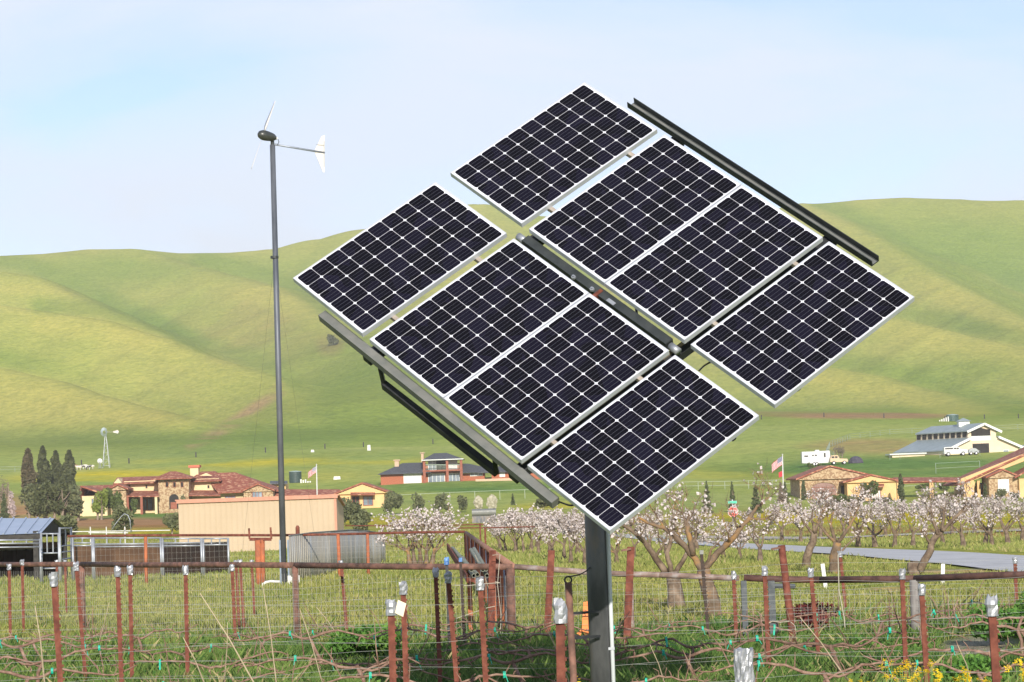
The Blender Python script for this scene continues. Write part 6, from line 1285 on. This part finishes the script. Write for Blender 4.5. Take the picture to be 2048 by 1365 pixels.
def notpath(x,y,rs):
    z=G(x,y); px,py=proj(x,y,z); k=np.ones(len(x),bool)
    for cx,cy,rx,ry in ((1350,1202,110,6),(1790,1180,70,6),(1970,1300,95,30),(1700,1112,90,5),(1890,1144,130,6)): k&=ell(px,py,cx,cy,rx,ry,.2)<.5
    rdm=line(px,py,[(2300,1152),(2048,1129),(1900,1117),(1640,1101),(1500,1094),(1400,1087)],20); near=(px>1380)&(np.abs(py-np.interp(px,[1400,1500,1640,1900,2048,2300],[1087,1094,1101,1117,1129,1152]))<np.interp(px,[1400,1640,2048],[6,9,24])); return k&~near
blades('meadow_grass','yellow green meadow grass covering the field',275000,37,100,.06,.17,.014,(np.array([.155,.215,.045]),np.array([.46,.42,.135])),power=1.9,seed=11,mask=notpath)
blades('far_grass','short yellow green grass of the orchard floor and far meadow',88000,92,240,.10,.22,.03,(np.array([.18,.24,.05]),np.array([.44,.41,.14])),power=1.7,seed=12,mask=notpath)
blades('vineyard_grass','lush dark green grass between the vine rows',150000,24,46,.10,.34,.012,(np.array([.045,.12,.024]),np.array([.23,.31,.075])),power=1.3,seed=13,mask=lambda x,y,rs:notpath(x,y,rs)&(rs.uniform(0,1,len(x))<np.clip((46-y)/7,0,1)),clump=9)
def weeds():
    rs=np.random.default_rng(5); n=26000; y=rs.uniform(25,43,n); x=rs.uniform(-.225,.225,n)*y; k=(fbm(x,y,2.2,31)>.47)&notpath(x,y,rs)&(rs.uniform(0,1,n)<np.clip((44-y)/8,0,1)); x,y=x[k],y[k]; n=len(x); z=G(x,y)+rs.uniform(.02,.30,n)*fbm(x,y,1.5,7)*1.3
    V,Fc=leaves(np.stack([x,y,z],1),.045,rs,1.3); c=np.repeat((np.array([.05,.14,.03])+rs.uniform(0,1,(n,1))*np.array([.12,.17,.03])),4,axis=0); tag(npmesh('leafy_weeds',V,Fc,M_BL,cols=c),'low leafy green weeds under the vines','weeds',kind='stuff')
weeds()
# mustard plants in flower at lower right
M_MST=mat('mustard_stem',(.13,.25,.06),(.22,.36,.09),scale=8,rough=.8,trans=.2); M_MFL=mat('mustard_flower',(.85,.55,.01),(.95,.72,.03),scale=20,rough=.7,trans=.2)
MU=[(1770,1322),(1795,1325),(1788,1338),(1785,1352),(1738,1360),(1820,1350),(1832,1330),(1858,1325),(1872,1350),(1878,1340),(1830,1358),(1905,1358),(1931,1338),(1944,1350),(1955,1353),(2040,1322),(2045,1355),(1860,1360),(1968,1362),(1150,1352),(2046,1340),(1700,1362)]
def mustard(seed):
    r=random.Random(seed); t=bpy.data.objects.new('mustard_plant',None); COL.objects.link(t); t.empty_display_size=.1; s=MB(); FL=[]; H=1.0
    for k in range(4):
        e=Vector((r.uniform(-.10,.10),r.uniform(-.1,.1),H-r.uniform(0,.14)*(k>0))); mid=Vector((e.x*.5,e.y*.5,.5)); s.tube([(0,0,-.05),mid,e],[.008,.006,.003],5)
        f=MB(); FL.append(f)
        for j in range(12 if k<2 else 7):
            c=e+Vector((r.gauss(0,.017),r.gauss(0,.017),r.gauss(-.005,.017))); rad=.010
            for q_ in range(4):
                a=q_*math.pi/2+r.random(); d=Vector((math.cos(a),math.sin(a)*.6,r.uniform(-.3,.6))).normalized(); u=d.orthogonal().normalized(); f.poly([c,c+d*rad+u*rad*.6,c+d*rad*1.7,c+d*rad-u*rad*.6])
    for k in range(9):
        z=r.uniform(.1,.75); a=r.uniform(0,6.28); L_=r.uniform(.06,.14); d=Vector((math.cos(a),math.sin(a),.3)); u=Vector((-math.sin(a),math.cos(a),0)); b=Vector((0,0,z)); s.poly([b,b+d*L_*.5+u*.02,b+d*L_,b+d*L_*.5-u*.02])
    s.build('stem',M_MST,t)
    for f in FL: f.build('flower_head',M_MFL,t)
    return t
mp_=[mustard(i) for i in range(5)]
for i,(px,py) in enumerate(sorted(MU)):
    Y=21.5+random.uniform(-1.2,1.2); a=at(px,py,Y); g=G(a.x,Y); o=mp_[i] if i<5 else copytree(mp_[i%5]); sc=(a.z-g); o.location=(a.x,Y,g); o.scale=(sc,sc,sc); o.rotation_euler=(0,0,random.uniform(0,6.28)); tag(o,f'yellow flowering mustard plant near the bottom edge, {ORD[i]} from the left','plant','mustard plants in flower')
tree('red_shrub','dark red leaved low shrub behind the thick leaning pipe post','shrub',1640,40,.55,.9,'bush',ML['red'],1600,.04,trunk=False,seed=2)
tree('green_bush','bright green leafy bush under the vines left of the pale wood chip','shrub',735,36,.65,1.3,'bush',leafmat('bright_weed_leaves',(.06,.17,.03),(.18,.32,.06)),4200,.045,trunk=False,seed=5)
tree('green_bush','bright green leafy bush at the right edge by the last post','shrub',2040,36,.8,1.3,'bush',bpy.data.materials['bright_weed_leaves'],4200,.045,trunk=False,seed=6)
tree('green_bush','leafy green bush behind the rightmost wide foil capped post','shrub',1960,27,.55,1.1,'bush',bpy.data.materials['bright_weed_leaves'],3600,.04,trunk=False,seed=8)
# ---------------------------------------------------------------- haze
def haze():
    mb=MB(); mb.box(-4200,-300,-12,4200,5400,330); m=bpy.data.materials.new('haze_air'); m.use_nodes=True; t=m.node_tree; t.nodes.remove(t.nodes['Principled BSDF'])
    v=t.nodes.new('ShaderNodeVolumePrincipled'); v.inputs['Color'].default_value=(.97,.97,.95,1); v.inputs['Density'].default_value=.00014; t.links.new(v.outputs[0],t.nodes['Material Output'].inputs['Volume'])
    o=mb.build('haze',m); tag(o,'thin pale haze lying over the valley and hills','haze',kind='stuff')
haze()
